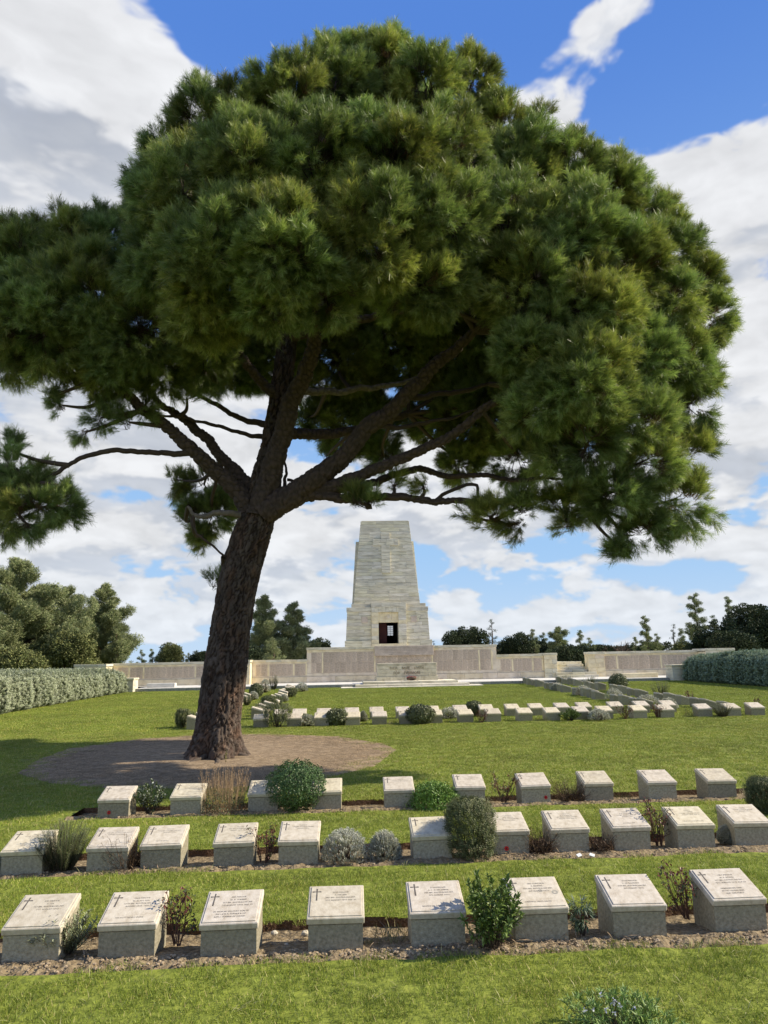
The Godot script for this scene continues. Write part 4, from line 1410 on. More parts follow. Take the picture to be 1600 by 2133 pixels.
func far_tree(called: String, label: String, style: String, x: float, z: float, top: float, rad: float, group: String) -> void:
	var floor_y := gy(z) - 0.1
	var ht := top - floor_y
	var t := thing(called, label, "tree" if called != "bush" else "bush", Vector3(x, floor_y, z), 0.0, group)
	var trunk := MB.new()
	var path := PackedVector3Array()
	var rr := PackedFloat32Array()
	var bend := Vector3(rf(-0.3, 0.3), 0, rf(-0.3, 0.3))
	for k in 9:
		var f := k / 8.0
		path.append(Vector3(0, -0.3 + (ht * 0.96 + 0.3) * f, 0) + bend * f * f + Vector3(0.06 * sin(f * 9.0 + x), 0, 0))
		rr.append(lerpf(0.035 * ht * 0.6 + 0.04, 0.015, f))
	trunk.tube(path, rr, 8)
	var where := []
	var tint := PackedColorArray()
	var boughs := MB.new()
	if style == "pine" or style == "fir":
		var f := 0.03
		var turn := rf(0, TAU)
		while f < 0.99:
			var r: float
			if style == "pine":
				r = rad * (pow(1.0 - f, 0.88) * 1.1 + 0.05) * rf(0.6, 1.12) * (0.8 + 0.2 * smoothstep(0.0, 0.2, f))
			else:
				r = rad * (pow(1.0 - f, 0.95) + 0.04) * rf(0.8, 1.1)
			turn += 2.4 + rf(-0.4, 0.4)
			var d := Vector3(cos(turn), 0, sin(turn))
			var rise := 0.55 if style == "pine" else 0.1
			var p0 := Vector3(0, ht * f, 0) + bend * f * f
			var p1 := p0 + d * r + Vector3(0, r * rise * rf(0.6, 1.3), 0)
			boughs.tube(PackedVector3Array([p0, p0.lerp(p1, 0.5) + Vector3(0, -0.05 * r, 0), p1]), PackedFloat32Array([0.012 + 0.03 * r, 0.01 + 0.012 * r, 0.008]), 4)
			var many := int(5 + r * ((50.0 if rad > 1.7 else 44.0) if style == "pine" else 11.0))
			for k in many:
				var u := pow(rng.randf(), 0.6)
				var p := p0.lerp(p1, u) + rv() * (0.1 + 0.16 * r) * Vector3(1, 0.7, 1)
				var sc := rf(0.55, 1.0) * (0.75 if style == "fir" else 1.0) * clampf(0.4 + ht * 0.05, 0.45, 0.7) * (0.62 if rad < 1.7 else 1.0)
				where.append(Transform3D(facing((d * 0.5 + Vector3.UP * 0.8 + rv() * 0.5), rf(0, TAU)).scaled(Vector3.ONE * sc), p))
				var g := rf(0.65, 1.25)
				tint.append(Color(g, g, g * 0.95))
			f += (0.27 if style == "pine" else 0.22) / ht * rf(0.7, 1.3)
	elif style == "bare":
		for k in 26:
			var an := rf(0, TAU)
			var p0 := Vector3(0, ht * rf(0.1, 0.5), 0)
			var p1 := p0 + Vector3(cos(an) * rad * rf(0.4, 1.0), ht * rf(0.2, 0.5), sin(an) * rad * 0.6)
			boughs.tube(PackedVector3Array([p0, p0.lerp(p1, 0.5) + rv() * 0.2, p1]), PackedFloat32Array([0.05, 0.035, 0.015]), 4)
			for j in 7:
				var q := p0.lerp(p1, rf(0.35, 1.0))
				var e := q + (rv() + Vector3(0, 0.6, 0)) * rad * 0.32
				boughs.tube(PackedVector3Array([q, q.lerp(e, 0.5) + rv() * 0.05, e]), PackedFloat32Array([0.022, 0.017, 0.01]), 3)
	else:
		var lobes := []
		for k in 11:
			var an := rf(0, TAU)
			var q := sqrt(rng.randf()) * 0.62
			lobes.append([Vector3(cos(an) * rad * q, ht * rf(0.3, 0.74), sin(an) * rad * q), rad * rf(0.3, 0.5)])
		lobes.append([Vector3(0, ht * 0.68, 0), ht * 0.32])
		for l in lobes:
			var c: Vector3 = l[0]
			var r: float = minf(l[1], ht * 0.42)
			boughs.tube(PackedVector3Array([Vector3(0, ht * 0.15, 0), Vector3(0, ht * 0.3, 0).lerp(c, 0.5), c]), PackedFloat32Array([0.08, 0.05, 0.02]), 4)
			for k in int(20 + 44 * r * r):
				var d := rv()
				if d.y < -0.75:
					continue
				var p := c + d * r * rf(0.8, 1.06)
				if p.y < 0.1 or p.y > ht * 1.03:
					continue
				where.append(Transform3D(facing(d + Vector3.UP * 0.5, rf(0, TAU)).scaled(Vector3.ONE * rf(0.7, 1.05)), p))
				var g := rf(0.6, 1.2)
				tint.append(Color(g, g, g))
	part("trunk", trunk.mesh(), M.twig, t)
	part("boughs", boughs.mesh(), M.twig, t, true)
	if where.size():
		scatter("crown", clump[style if clump.has(style) else "bush"] if not label.contains("yellow") else clump.yellow, M.matte_leaves, where, tint, t)

func far_trees() -> void:
	clump.pine = sprig_mesh(1, 60, 0.30, 0.055, 0.30, [Color(0.225, 0.26, 0.115), Color(0.29, 0.32, 0.15), Color(0.16, 0.2, 0.08), Color(0.36, 0.375, 0.21)])
	clump.fir = sprig_mesh(2, 40, 0.26, 0.06, 0.22, [Color(0.075, 0.1, 0.05), Color(0.095, 0.12, 0.065), Color(0.055, 0.08, 0.04)])
	clump.bush = sprig_mesh(3, 46, 0.17, 0.11, 0.28, [Color(0.055, 0.075, 0.032), Color(0.075, 0.098, 0.042), Color(0.04, 0.06, 0.027)])
	clump.yellow = sprig_mesh(4, 46, 0.15, 0.1, 0.26, [Color(0.15, 0.17, 0.055), Color(0.19, 0.20, 0.07), Color(0.09, 0.115, 0.035)])
	for q in FAR:
		far_tree(q[0], q[1], q[2], q[3], q[4], q[5], q[6], q[7])


# ---------- the great pine
func spray_mesh(seed_: int) -> ArrayMesh:      # a few long shoots that leave one twig, each a brush of long needles
	var r := RandomNumberGenerator.new()
	r.seed = seed_
	var mb := MB.new()
	for s in 7:
		var an0 := r.randf_range(0, TAU)
		var q := sqrt(r.randf())
		var o := Vector3(cos(an0) * q * 0.17, r.randf_range(-0.12, 0.08), sin(an0) * q * 0.17)
		var d := (Vector3(o.x * 2.2, 0.8, o.z * 2.2) + Vector3(r.randf_range(-0.2, 0.2), r.randf_range(-0.1, 0.2), r.randf_range(-0.2, 0.2))).normalized()
		var root := Vector3(o.x * 0.25, -0.34, o.z * 0.25)
		mb.col = Color(0.10, 0.07, 0.045)
		var sd := d.cross(Vector3.RIGHT).normalized() * 0.005
		mb.tri(root - sd, root + sd, o)
		var tone := r.randf()
		var x := d.cross(Vector3.BACK).normalized()
		var z := d.cross(x)
		for k in 46:
			var u := r.randf()
			var p := o + d * (0.24 * (u - 0.45))
			var an := r.randf_range(0, TAU)
			var out := x * cos(an) + z * sin(an)
			var nd := (d * r.randf_range(0.7, 1.6) + out * 0.75).normalized()
			var ln := r.randf_range(0.12, 0.19)
			var c := Color(0.085, 0.135, 0.031).lerp(Color(0.40, 0.47, 0.165), pow(tone * 0.5 + 0.5 * u, 1.4))  # yellowish tips lightened and bases darkened to paint in sunlit highlights
			if r.randf() < 0.08:
				c = Color(0.40, 0.38, 0.17)
			mb.col = c
			var w := nd.cross(Vector3(r.randf_range(-1, 1), r.randf_range(-1, 1), r.randf_range(-1, 1))).normalized() * 0.0034
			var tip := p + nd * ln + Vector3(0, -0.014, 0)
			mb.tri(p - w, p + w, tip + w * 0.4)
			mb.tri(p - w, tip + w * 0.4, tip - w * 0.4)
	return mb.mesh()

func catmull(p: Array, f: float) -> Array:
	var n := p.size() - 1
	var t := clampf(f, 0.0, 1.0) * n
	var i := mini(int(t), n - 1)
	var u := t - i
	var a: Array = p[maxi(i - 1, 0)]
	var b: Array = p[i]
	var c: Array = p[i + 1]
	var d: Array = p[mini(i + 2, n)]
	var r := []
	for k in 4:
		r.append(0.5 * (2.0 * b[k] + (c[k] - a[k]) * u + (2.0 * a[k] - 5.0 * b[k] + 4.0 * c[k] - d[k]) * u * u + (3.0 * b[k] - a[k] - 3.0 * c[k] + d[k]) * u * u * u))
	return r

func pine() -> void:
	var base := Vector3(TRUNK[0][0], gy(TRUNK[0][2]), TRUNK[0][2])
	var t := thing("great_pine", "huge umbrella shaped pine with leaning thick trunk, towering over the headstones", "tree", base)
	# trunk with deep plated bark
	var rings := 330
	var sides := 132
	var ring := []
	var hgt := []
	var bark := FastNoiseLite.new()
	bark.seed = 21
	bark.frequency = 1.0
	bark.fractal_octaves = 3
	for i in rings + 1:
		var q := catmull(TRUNK, float(i) / rings)
		var c := Vector3(q[0], q[1], q[2]) - base
		var row := PackedVector3Array()
		var hr := PackedFloat32Array()
		for k in sides + 1:
			var a := TAU * (k % sides) / sides
			var d := Vector3(cos(a), 0, sin(a))
			var r: float = q[3]
			r *= 1.0 + exp(-maxf(c.y, 0.0) / 0.30) * (0.36 + 0.26 * cos(5.0 * a + 0.8) + 0.14 * cos(9.0 * a))
			var s := c + d * r
			var wx := 0.16 * bark.get_noise_3d(s.x * 3.0, s.y * 2.2, s.z * 3.0)
			var v := cell.get_noise_3d((s.x + wx) * 9.5, s.y * 2.1 + wx * 9.0, (s.z + wx) * 9.5) + 1.0
			var v2 := cell.get_noise_3d(s.x * 24.0 + 9.0, s.y * 11.0 + wx * 9.0, s.z * 24.0) + 1.0
			var plate := smoothstep(0.02, 0.19, v)
			var up := plate * 0.038 + smoothstep(0.0, 0.3, v2) * 0.014 * plate + 0.02 * bark.get_noise_3d(s.x * 5.0, s.y * 2.0, s.z * 5.0)
			row.append(c + d * (r - 0.025 + up))
			hr.append(plate * (0.75 + 0.25 * smoothstep(0.0, 0.3, v2)))
		ring.append(row)
		hgt.append(hr)
	var v := PackedVector3Array()
	var n := PackedVector3Array()
	var col := PackedColorArray()
	var idx := PackedInt32Array()
	for i in rings + 1:
		for k in sides + 1:
			var du: Vector3 = ring[i][(k + 1) % sides] - ring[i][(k - 1 + sides) % sides]
			var dv: Vector3 = ring[mini(i + 1, rings)][k] - ring[maxi(i - 1, 0)][k]
			var nn := dv.cross(du).normalized()
			v.append(ring[i][k])
			n.append(nn)
			var h: float = hgt[i][k]
			var p: Vector3 = ring[i][k]
			var tone := 0.85 + 0.5 * bark.get_noise_3d(p.x * 3.0, p.y * 1.5, p.z * 3.0) + 0.25 * bark.get_noise_3d(p.x * 11.0, p.y * 5.0, p.z * 11.0)
			var plate_col := Color(0.155, 0.122, 0.10).lerp(Color(0.18, 0.108, 0.072), clampf(bark.get_noise_3d(p.x * 4.0 + 20.0, p.y * 2.0, p.z * 4.0) * 1.5 + 0.2, 0.0, 1.0))
			var cc := Color(0.05, 0.032, 0.023).lerp(plate_col, h) * tone
			col.append(Color(cc.r, cc.g, cc.b))
	var w := sides + 1
	for i in rings:
		for k in sides:
			var a := i * w + k
			idx.append_array(PackedInt32Array([a, a + 1, a + w, a + 1, a + w + 1, a + w]))
	var arr := []
	arr.resize(Mesh.ARRAY_MAX)
	arr[Mesh.ARRAY_VERTEX] = v
	arr[Mesh.ARRAY_NORMAL] = n
	arr[Mesh.ARRAY_COLOR] = col
	arr[Mesh.ARRAY_INDEX] = idx
	var tm := ArrayMesh.new()
	tm.add_surface_from_arrays(Mesh.PRIMITIVE_TRIANGLES, arr)
	part("trunk", tm, M.bark, t)
	# roots running out over the litter
	for k in 6:
		var a := TAU * k / 6.0 + rf(-0.3, 0.3)
		var d := Vector3(cos(a), 0, sin(a))
		var sd := Vector3(-d.z, 0, d.x) * rf(-0.25, 0.25)
		var ln := rf(0.4, 1.0)
		var mb := MB.new()
		mb.col = Color(0.15, 0.118, 0.095)
		var path := PackedVector3Array()
		var rad := PackedFloat32Array()
		for i in 12:
			var u := i / 11.0
			path.append(d * (0.42 + ln * u) + sd * u * u + Vector3(0, 0.07 * (1.0 - u) * (1.0 - u) - 0.035 * u, 0))
			rad.append(lerpf(0.085, 0.025, pow(u, 0.6)))
		mb.tube(path, rad, 12, noise, 0.03, 6.0)
		part("root", mb.mesh(), M.bark, t)
	# limbs
	var anchors := []
	for l in LIMBS:
		var mb := MB.new()
		mb.col = Color(0.115, 0.085, 0.068)
		if l[0] > 0.5:
			mb.col = Color(0.26, 0.22, 0.185)
		var path := PackedVector3Array()
		var rad := PackedFloat32Array()
		var steps: int = l[1].size() * (24 if l[1][0][3] > 0.1 else 9)
		for i in steps + 1:
			var q := catmull(l[1], float(i) / steps)
			var wig := 0.09 * Vector3(noise.get_noise_2d(q[0] * 0.9, q[1] * 0.9 + 7.0), noise.get_noise_2d(q[0] * 0.9 + 50.0, q[1] * 0.9), noise.get_noise_2d(q[0] * 0.9, q[1] * 0.9 + 90.0))
			path.append(Vector3(q[0], q[1], q[2]) - base + wig)
			rad.append(maxf(q[3], 0.012))
			if i > steps * 0.35:
				anchors.append([Vector3(q[0], q[1], q[2]), q[3]])
		mb.tube(path, rad, 44 if l[1][0][3] > 0.1 else 9, cell if l[1][0][3] > 0.1 else noise, clampf(l[1][0][3] * 0.16, 0.012, 0.035), 8.0)
		part("limb", mb.mesh(), M.bark, t)
	# foliage: sprays of needles over overlapping masses, each mass carried by a branch
	var where := [[], [], [], []]
	var tint := [PackedColorArray(), PackedColorArray(), PackedColorArray(), PackedColorArray()]
	var soft := FastNoiseLite.new()
	soft.seed = 77
	soft.frequency = 0.8
	soft.fractal_octaves = 2
	for li in LOBES.size():
		var L: Array = LOBES[li]
		var c := Vector3(L[0], L[1], L[2])
		var r: float = L[3]
		var density: float = L[4]
		# branch
		var best := Vector3.ZERO
		var cost := 1e9
		for a in anchors:
			var dd := c.distance_squared_to(a[0]) + 2.0 * maxf(0.0, a[0].y - c.y) + (12.0 if a[1] < 0.07 and c.y > a[0].y + 0.35 else 0.0)
			if dd < cost:
				cost = dd
				best = a[0]
		var mb := MB.new()
		mb.col = Color(0.12, 0.09, 0.068)
		var mid := best.lerp(c, 0.5) + Vector3(rf(-0.15, 0.15), -0.12 * best.distance_to(c) * rf(0.2, 1.0), rf(-0.15, 0.15))
		var pp := [[best.x, best.y, best.z, 0.06], [mid.x, mid.y, mid.z, 0.042], [c.x, c.y, c.z, 0.022]]
		var path := PackedVector3Array()
		var rad := PackedFloat32Array()
		for i in 11:
			var q := catmull(pp, i / 10.0)
			path.append(Vector3(q[0], q[1], q[2]) - base)
			rad.append(q[3])
		mb.tube(path, rad, 6)
		# puffs: separate tufted heads on the mass, with dark gaps between them
		var puffs := []
		for k in int(75 * r * r) + 8:
			var d := rv()
			var wob_r := 1.0 + 0.25 * soft.get_noise_3d(c.x + d.x * r * 1.5, c.y + d.y * r * 1.5, c.z + d.z * r * 1.5)
			var p := c + d * Vector3(1, 0.92, 1) * maxf(r * wob_r * 0.9 - 0.32, 0.3 * r) * (1.0 if rng.randf() < 0.85 else 0.5)
			var keep := true
			for e in puffs:
				if p.distance_squared_to(e[0]) < (0.16 if r > 0.8 else 0.12):
					keep = false
					break
			if not keep:
				continue
			for lj in LOBES.size():
				if lj == li:
					continue
				var O: Array = LOBES[lj]
				if p.distance_squared_to(Vector3(O[0], O[1], O[2])) < O[3] * O[3] * 0.36 and rng.randf() < 0.9:
					keep = false
					break
			if keep and rng.randf() < 0.35 + 0.65 * density:
				puffs.append([p, d, rf(0.27, 0.43) * (0.6 + 0.4 * density) * (1.08 if r > 0.8 else 1.0), rf(0.72, 1.28)])
		for e in puffs:
			var p0: Vector3 = e[0]
			var d: Vector3 = e[1]
			var s: float = e[2]
			var axis := (d * 0.8 + Vector3.UP * (0.75 if d.y > -0.3 else 0.2) + rv() * 0.25).normalized()
			var yel := clampf(soft.get_noise_3d(p0.x * 0.7, p0.y * 0.7, p0.z * 0.7) * 1.2, -0.2, 0.5) + rf(-0.1, 0.1)
			var many := int((12 if r > 0.8 else 11) * clampf(density + 0.2, 0.4, 1.0))
			for k in many:
				var o := rv()
				if o.dot(axis) < -0.15:
					o = -o
				var p := p0 + o * s * rf(0.35, 1.0)
				var y := o * 0.75 + axis * 0.8 + rv() * 0.2
				var g := k % 4
				where[g].append(Transform3D(facing(y, rf(0, TAU)).scaled(Vector3.ONE * rf(0.72, 1.05)), p - base))
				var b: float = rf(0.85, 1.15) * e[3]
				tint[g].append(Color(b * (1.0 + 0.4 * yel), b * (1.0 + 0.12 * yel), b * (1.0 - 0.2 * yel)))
			var ee := p0 - base
			var st := path[8].lerp(path[10], rng.randf())
			mb.tube(PackedVector3Array([st, st.lerp(ee, 0.55) + rv() * 0.08 * r + Vector3(0, -0.04, 0), ee]), PackedFloat32Array([0.014, 0.010, 0.005]), 3)
		part("branch", mb.mesh(), M.bark, t)
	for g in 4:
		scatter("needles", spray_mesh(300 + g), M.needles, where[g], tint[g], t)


# ---------- shrubs and flowers between the stones
func stem(mb: MB, a: Vector3, b: Vector3, r: float, bow := 0.15) -> PackedVector3Array:
	var m := a.lerp(b, 0.5) + rv() * a.distance_to(b) * bow
	var p := PackedVector3Array()
	var rr := PackedFloat32Array()
	for i in 5:
		var u := i / 4.0
		p.append(a * (1 - u) * (1 - u) + m * 2 * u * (1 - u) + b * u * u)
		rr.append(r * (1.0 - 0.65 * u))
	mb.tube(p, rr, 4)
	return p

func plant(kind: String, label: String, category: String, x: float, z: float, h: float, r: float, group := "") -> void:
	var names := {"rosemary": "rosemary_bush", "leafy": "leafy_shrub", "rose": "rose_bush", "dry": "dry_plant", "lavender": "lavender_plant", "dome": "round_bush", "mound": "green_mound_plant", "stalks": "dry_stalk_plant", "weed": "grass_tuft", "bloom": "flowering_shrub", "sprawl": "pale_shrub", "wallflower": "wallflower_plant", "cypress": "upright_rosemary_bush", "fore": "young_leafy_plant"}
	var t := thing(names[kind], label, category, on(x, z, -0.03 if z > -12.0 else 0.0), rf(0, TAU), group)
	var s := MB.new()
	var f := MB.new()
	s.col = Color(0.12, 0.09, 0.065)
	var far := z < -15.0
	if far and (x < -1.9 or kind == "dome"):
		h *= 0.84
		r *= 0.82
	h *= 1.04 if not far else (1.2 if kind in ["rosemary", "cypress"] else 1.08)
	r *= (1.32 if kind == "leafy" else 1.1) if not far else (1.12 if kind in ["rosemary", "cypress", "lavender"] else 0.95)
	var near := 1.0 if not far else 2.4          # leaves drawn larger and fewer where they are a pixel wide
	var use: StandardMaterial3D = M.leaves
	var stem_mat: StandardMaterial3D = M.bark
	bare_spots.append([x, z, r * 0.75, r * 0.75])
	match kind:
		"rosemary", "sprawl":
			var many := int((120 if kind == "rosemary" else 95 if kind == "sprawl" else 200) / (1.0 if not far else 2.2))
			for k in many:
				var an := rf(0, TAU)
				var q := sqrt(rng.randf())
				var d := Vector3(cos(an), 0, sin(an))
				var a := d * r * (0.3 if kind != "cypress" else 0.75) * q
				var fan := 1.0 if kind == "rosemary" else 1.15 if kind == "sprawl" else 0.88
				var b := d * r * fan * q + Vector3(0, h * rf(0.6, 1.04) * (1.0 - 0.28 * q * q * (1.0 if kind != "cypress" else 0.3)), 0)
				if kind == "cypress":
					b = b * Vector3(1, 1, 1) + rv() * r * 0.22
				var p := stem(s, a, b, 0.0035 * sqrt(near), 0.12 if kind != "cypress" else 0.2)
				var ln := a.distance_to(b)
				var gap := (0.0052 if kind != "sprawl" else 0.009) * near
				for j in int(ln / gap):
					var u := 0.12 + 0.88 * float(j) / (ln / gap)
					var at := p[mini(int(u * 4), 3)].lerp(p[mini(int(u * 4) + 1, 4)], u * 4 - int(u * 4))
					var aj := j * 2.4 + k
					var dir := (b - a).normalized()
					var o := Vector3(cos(aj), 0.15, sin(aj))
					var c := Color(0.09, 0.115, 0.045).lerp(Color(0.2, 0.23, 0.115), pow(u, 1.5) * rf(0.6, 1.1))
					if kind == "sprawl":
						c = Color(0.17, 0.205, 0.105).lerp(Color(0.30, 0.325, 0.195), rng.randf())
					elif kind == "cypress":
						c = Color(0.06, 0.085, 0.028).lerp(Color(0.20, 0.20, 0.08), pow(rng.randf(), 1.5))
					f.col = c
					var lf := (0.032 if kind != "sprawl" else 0.045) * rf(0.7, 1.2) * sqrt(near)
					f.leaf(at, (dir * (0.3 if kind == "rosemary" else 0.8) + o).normalized(), Vector3.UP + o * 0.3, lf, (0.0075 if kind != "sprawl" else 0.012) * near, 0.15)
		"cypress":          # a dense column of small leafy shoots that point up and out
			h *= 0.93
			for k in 26:
				var an := rf(0, TAU)
				stem(s, Vector3(cos(an), 0, sin(an)) * r * 0.25, Vector3(cos(an) * r * 0.7, h * rf(0.5, 0.95), sin(an) * r * 0.7), 0.006 * sqrt(near), 0.1)
			for k in int(2900 * (1.0 if not far else 0.2)):
				var an := rf(0, TAU)
				var u := pow(rng.randf(), 0.85)
				var d := Vector3(cos(an), 0, sin(an))
				var lob := 1.0 + 0.24 * noise.get_noise_3d(d.x * 2.2 + x, u * 3.0, d.z * 2.2 + z)
				var rr := r * lob * (0.86 + 0.14 * sin(u * PI)) * sqrt(maxf(0.0, 1.0 - pow(maxf(0.0, u - 0.72) / 0.28, 2.0) * 0.85)) * (1.0 - 0.4 * pow(rng.randf(), 3.0))
				if rng.randf() < 0.16:
					u = rf(0.84, 0.97)
					rr *= rng.randf()
				var b := d * rr + Vector3(0, h * u * (0.94 + 0.1 * lob), 0)
				var ax := (d * 0.55 + Vector3.UP * 0.85 + rv() * 0.4).normalized()
				var tip := pow(rng.randf(), 1.6)
				for j in 10:
					var aj := j * 2.4
					f.col = Color(0.06, 0.085, 0.028).lerp(Color(0.225, 0.225, 0.09), tip * (j / 9.0))
					var e := (ax * 0.7 + facing(ax).x * cos(aj) + facing(ax).z * sin(aj)).normalized()
					f.leaf(b + ax * 0.008 * j * sqrt(near), e, ax, 0.024 * sqrt(near), 0.007 * near, 0.15)
		"leafy", "bloom", "fore":
			var many := int((62 if kind == "leafy" else 44 if kind == "bloom" else 120))
			for k in many:
				var d := rv()
				d.y = absf(d.y) * 1.1 - 0.25
				var b := Vector3(d.x * r * rf(0.5, 1.0), h * clampf(0.5 + 0.5 * d.y * rf(0.6, 1.05), 0.08, 1.0), d.z * r * rf(0.5, 1.0))
				var p := stem(s, Vector3(d.x, 0, d.z) * r * 0.12, b, 0.004, 0.16)
				for j in 44 if kind == "leafy" else 30:
					var u := rf(0.35, 1.0) if j > 6 else rf(0.9, 1.0)
					var at := p[mini(int(u * 4), 3)].lerp(p[mini(int(u * 4) + 1, 4)], u * 4 - int(u * 4))
					var o := (rv() + d * 0.5 + Vector3(0, 0.7, 0)).normalized()
					var q := rng.randf()
					f.col = Color(0.085, 0.14, 0.03).lerp(Color(0.2, 0.28, 0.07), q * q)
					var lf := rf(0.030, 0.056)
					var wd := lf * 0.46
					if kind == "bloom":
						f.col = Color(0.06, 0.095, 0.035).lerp(Color(0.12, 0.155, 0.065), q)
						lf = rf(0.03, 0.05)
						if q > 0.86:
							f.col = Color(0.55, 0.58, 0.5)
							lf = 0.035
							wd = 0.026
					elif kind == "fore":
						f.col = Color(0.12, 0.21, 0.045).lerp(Color(0.27, 0.38, 0.10), q)
						lf = rf(0.03, 0.055)
						wd = lf * 0.2
					f.leaf(at, o, Vector3.UP + rv() * 0.4, lf, wd, 0.2)
			if kind == "fore":          # pale flower heads
				for k in 9:
					var an := rf(PI * 0.6, PI * 1.5)
					var b := Vector3(-r * rf(0.1, 0.75), h * rf(0.92, 1.12), r * rf(-0.5, 0.3))
					stem(s, Vector3(b.x * 0.5, h * 0.3, b.z * 0.5), b, 0.002, 0.05)
					f.col = Color(0.42, 0.44, 0.5)
					for j in 9:
						f.leaf(b + rv() * 0.008, rv(), Vector3.UP, 0.014, 0.01, 0.1)
		"wallflower":
			for k in 34:
				var an := rf(0, TAU)
				var d := Vector3(cos(an), rf(0.4, 1.5), sin(an)).normalized()
				var b := Vector3(d.x * r * 0.6, h * rf(0.35, 0.9), d.z * r * 0.6)
				stem(s, Vector3.ZERO, b, 0.004, 0.1)
				for j in 9:
					var o := (Vector3(d.x, 0, d.z) + rv() * 0.8 + Vector3(0, -0.15, 0)).normalized()
					f.col = Color(0.05, 0.09, 0.04).lerp(Color(0.17, 0.21, 0.15), pow(rng.randf(), 2.0))
					f.leaf(b, o, Vector3.UP, rf(0.05, 0.09), 0.012, 0.15)
		"lavender":
			use = M.matte_leaves
			var many := int(820 * (1.0 if not far else 0.45))
			for k in many:
				var d := rv()
				d.y = absf(d.y)
				var b := Vector3(d.x * r, h * (0.12 + 0.88 * d.y), d.z * r) * rf(0.86, 1.03)
				var o := (d + Vector3.UP * 0.8).normalized()
				var c := Color(0.34, 0.35, 0.27).lerp(Color(0.58, 0.58, 0.49), rng.randf())
				if k % 5 == 0:
					stem(s, Vector3(d.x, 0, d.z) * r * 0.1, b, 0.0025 * near, 0.06)
				for j in (9 if not far else 6):
					f.col = c * rf(0.85, 1.15)
					var aj := j * 2.4
					var e := (o * 0.9 + Vector3(cos(aj), 0, sin(aj)) * 0.7).normalized()
					f.leaf(b - o * 0.05 + o * 0.006 * j * sqrt(near), e, Vector3.UP + rv() * 0.2, 0.026 * sqrt(near), 0.008 * near, 0.15)
		"dome", "mound":
			var many := int((8500 if kind == "dome" else 5000) * (1.0 if not far else 0.16))
			if far:
				many = 2600
			for k in 22:
				var d := rv()
				stem(s, Vector3.ZERO, Vector3(d.x * r * 0.8, h * (0.35 + 0.5 * absf(d.y)), d.z * r * 0.8), 0.006 * sqrt(near), 0.1)
			for k in many:
				var d := rv()
				var lob := 1.0 + 0.27 * noise.get_noise_3d(d.x * 3.2 + x, d.y * 3.2, d.z * 3.2 + z) + 0.08 * noise.get_noise_3d(d.x * 8.0, d.y * 8.0 + x, d.z * 8.0)
				var inn := 1.0 - 0.35 * pow(rng.randf(), 2.5)
				var b := Vector3(d.x * r * lob * inn, h * 0.5 + h * 0.5 * d.y * lob * inn, d.z * r * lob * inn)
				if kind == "mound":
					b.y = h * (0.05 + 0.95 * absf(d.y)) * lob * inn
				if b.y < 0.015:
					b.y = rf(0.01, 0.1 * h)
				var o := (rv().cross(d).normalized() * 0.9 + d * 0.4 + Vector3(0, 0.25, 0)).normalized()
				var q := rng.randf()
				f.col = Color(0.045, 0.095, 0.028).lerp(Color(0.105, 0.175, 0.06), q)
				if kind == "mound":
					f.col = Color(0.09, 0.18, 0.03).lerp(Color(0.18, 0.29, 0.055), q)
				elif far:
					f.col = Color(0.085, 0.105, 0.045).lerp(Color(0.16, 0.175, 0.09), q)
				f.leaf(b, o, d + rv() * 0.6, rf(0.026, 0.042) * (near if not far else 2.2), (0.022 if kind == "mound" else 0.019) * near, 0.2)
		"rose":
			stem_mat = M.cane
			var canes := rng.randi_range(7, 10)
			for k in canes:
				var an := rf(0, TAU)
				var d := Vector3(cos(an), 0, sin(an))
				var b := d * r * rf(0.3, 1.0) + Vector3(0, h * rf(0.55, 1.0), 0)
				var p := stem(s, d * 0.03, b, 0.0075 * sqrt(near), 0.14)
				for j in 3:
					var q: Vector3 = p[1 + j]
					var e := q + (rv() * 0.7 + Vector3(0, 0.7, 0) + d * 0.4) * h * 0.26
					stem(s, q, e, 0.004 * sqrt(near), 0.2)
					for m in int(11 if not far else 6):
						var c := rng.randf()
						f.col = Color(0.07, 0.085, 0.035) if c < 0.5 else Color(0.16, 0.045, 0.035) if c < 0.75 else Color(0.12, 0.065, 0.04)
						f.leaf(e + rv() * 0.03, (rv() + Vector3(0, -0.3, 0)).normalized(), Vector3.UP, rf(0.024, 0.042) * sqrt(near), 0.02 * sqrt(near), 0.2)
				for m in 3:
					f.col = Color(0.12, 0.035, 0.03) if m < 2 else Color(0.2, 0.09, 0.05)
					f.leaf(b + rv() * 0.02, rv(), Vector3.UP, 0.04, 0.024, 0.25)
		"dry":
			stem_mat = M.clod
			for k in int(380 if not far else 90):
				var an := rf(0, TAU)
				var d := Vector3(cos(an), 0, sin(an))
				var q := rng.randf()
				var b := d * r * rf(0.25, 1.15) + Vector3(0, h * rf(0.12, 1.0) * (1.0 - 0.5 * q * q), 0)
				s.col = Color(0.055, 0.035, 0.025).lerp(Color(0.24, 0.16, 0.09), q * q * rf(0.6, 1.0))
				var p := stem(s, d * r * rf(0, 0.4), b, 0.0028 * sqrt(near), 0.16)
				for j in 3:
					f.col = Color(0.16, 0.10, 0.055) * rf(0.5, 1.3)
					f.leaf(p[2 + j % 3], (rv() + Vector3.UP * 0.4).normalized(), Vector3.UP, rf(0.02, 0.05), 0.006 * near, 0.1)
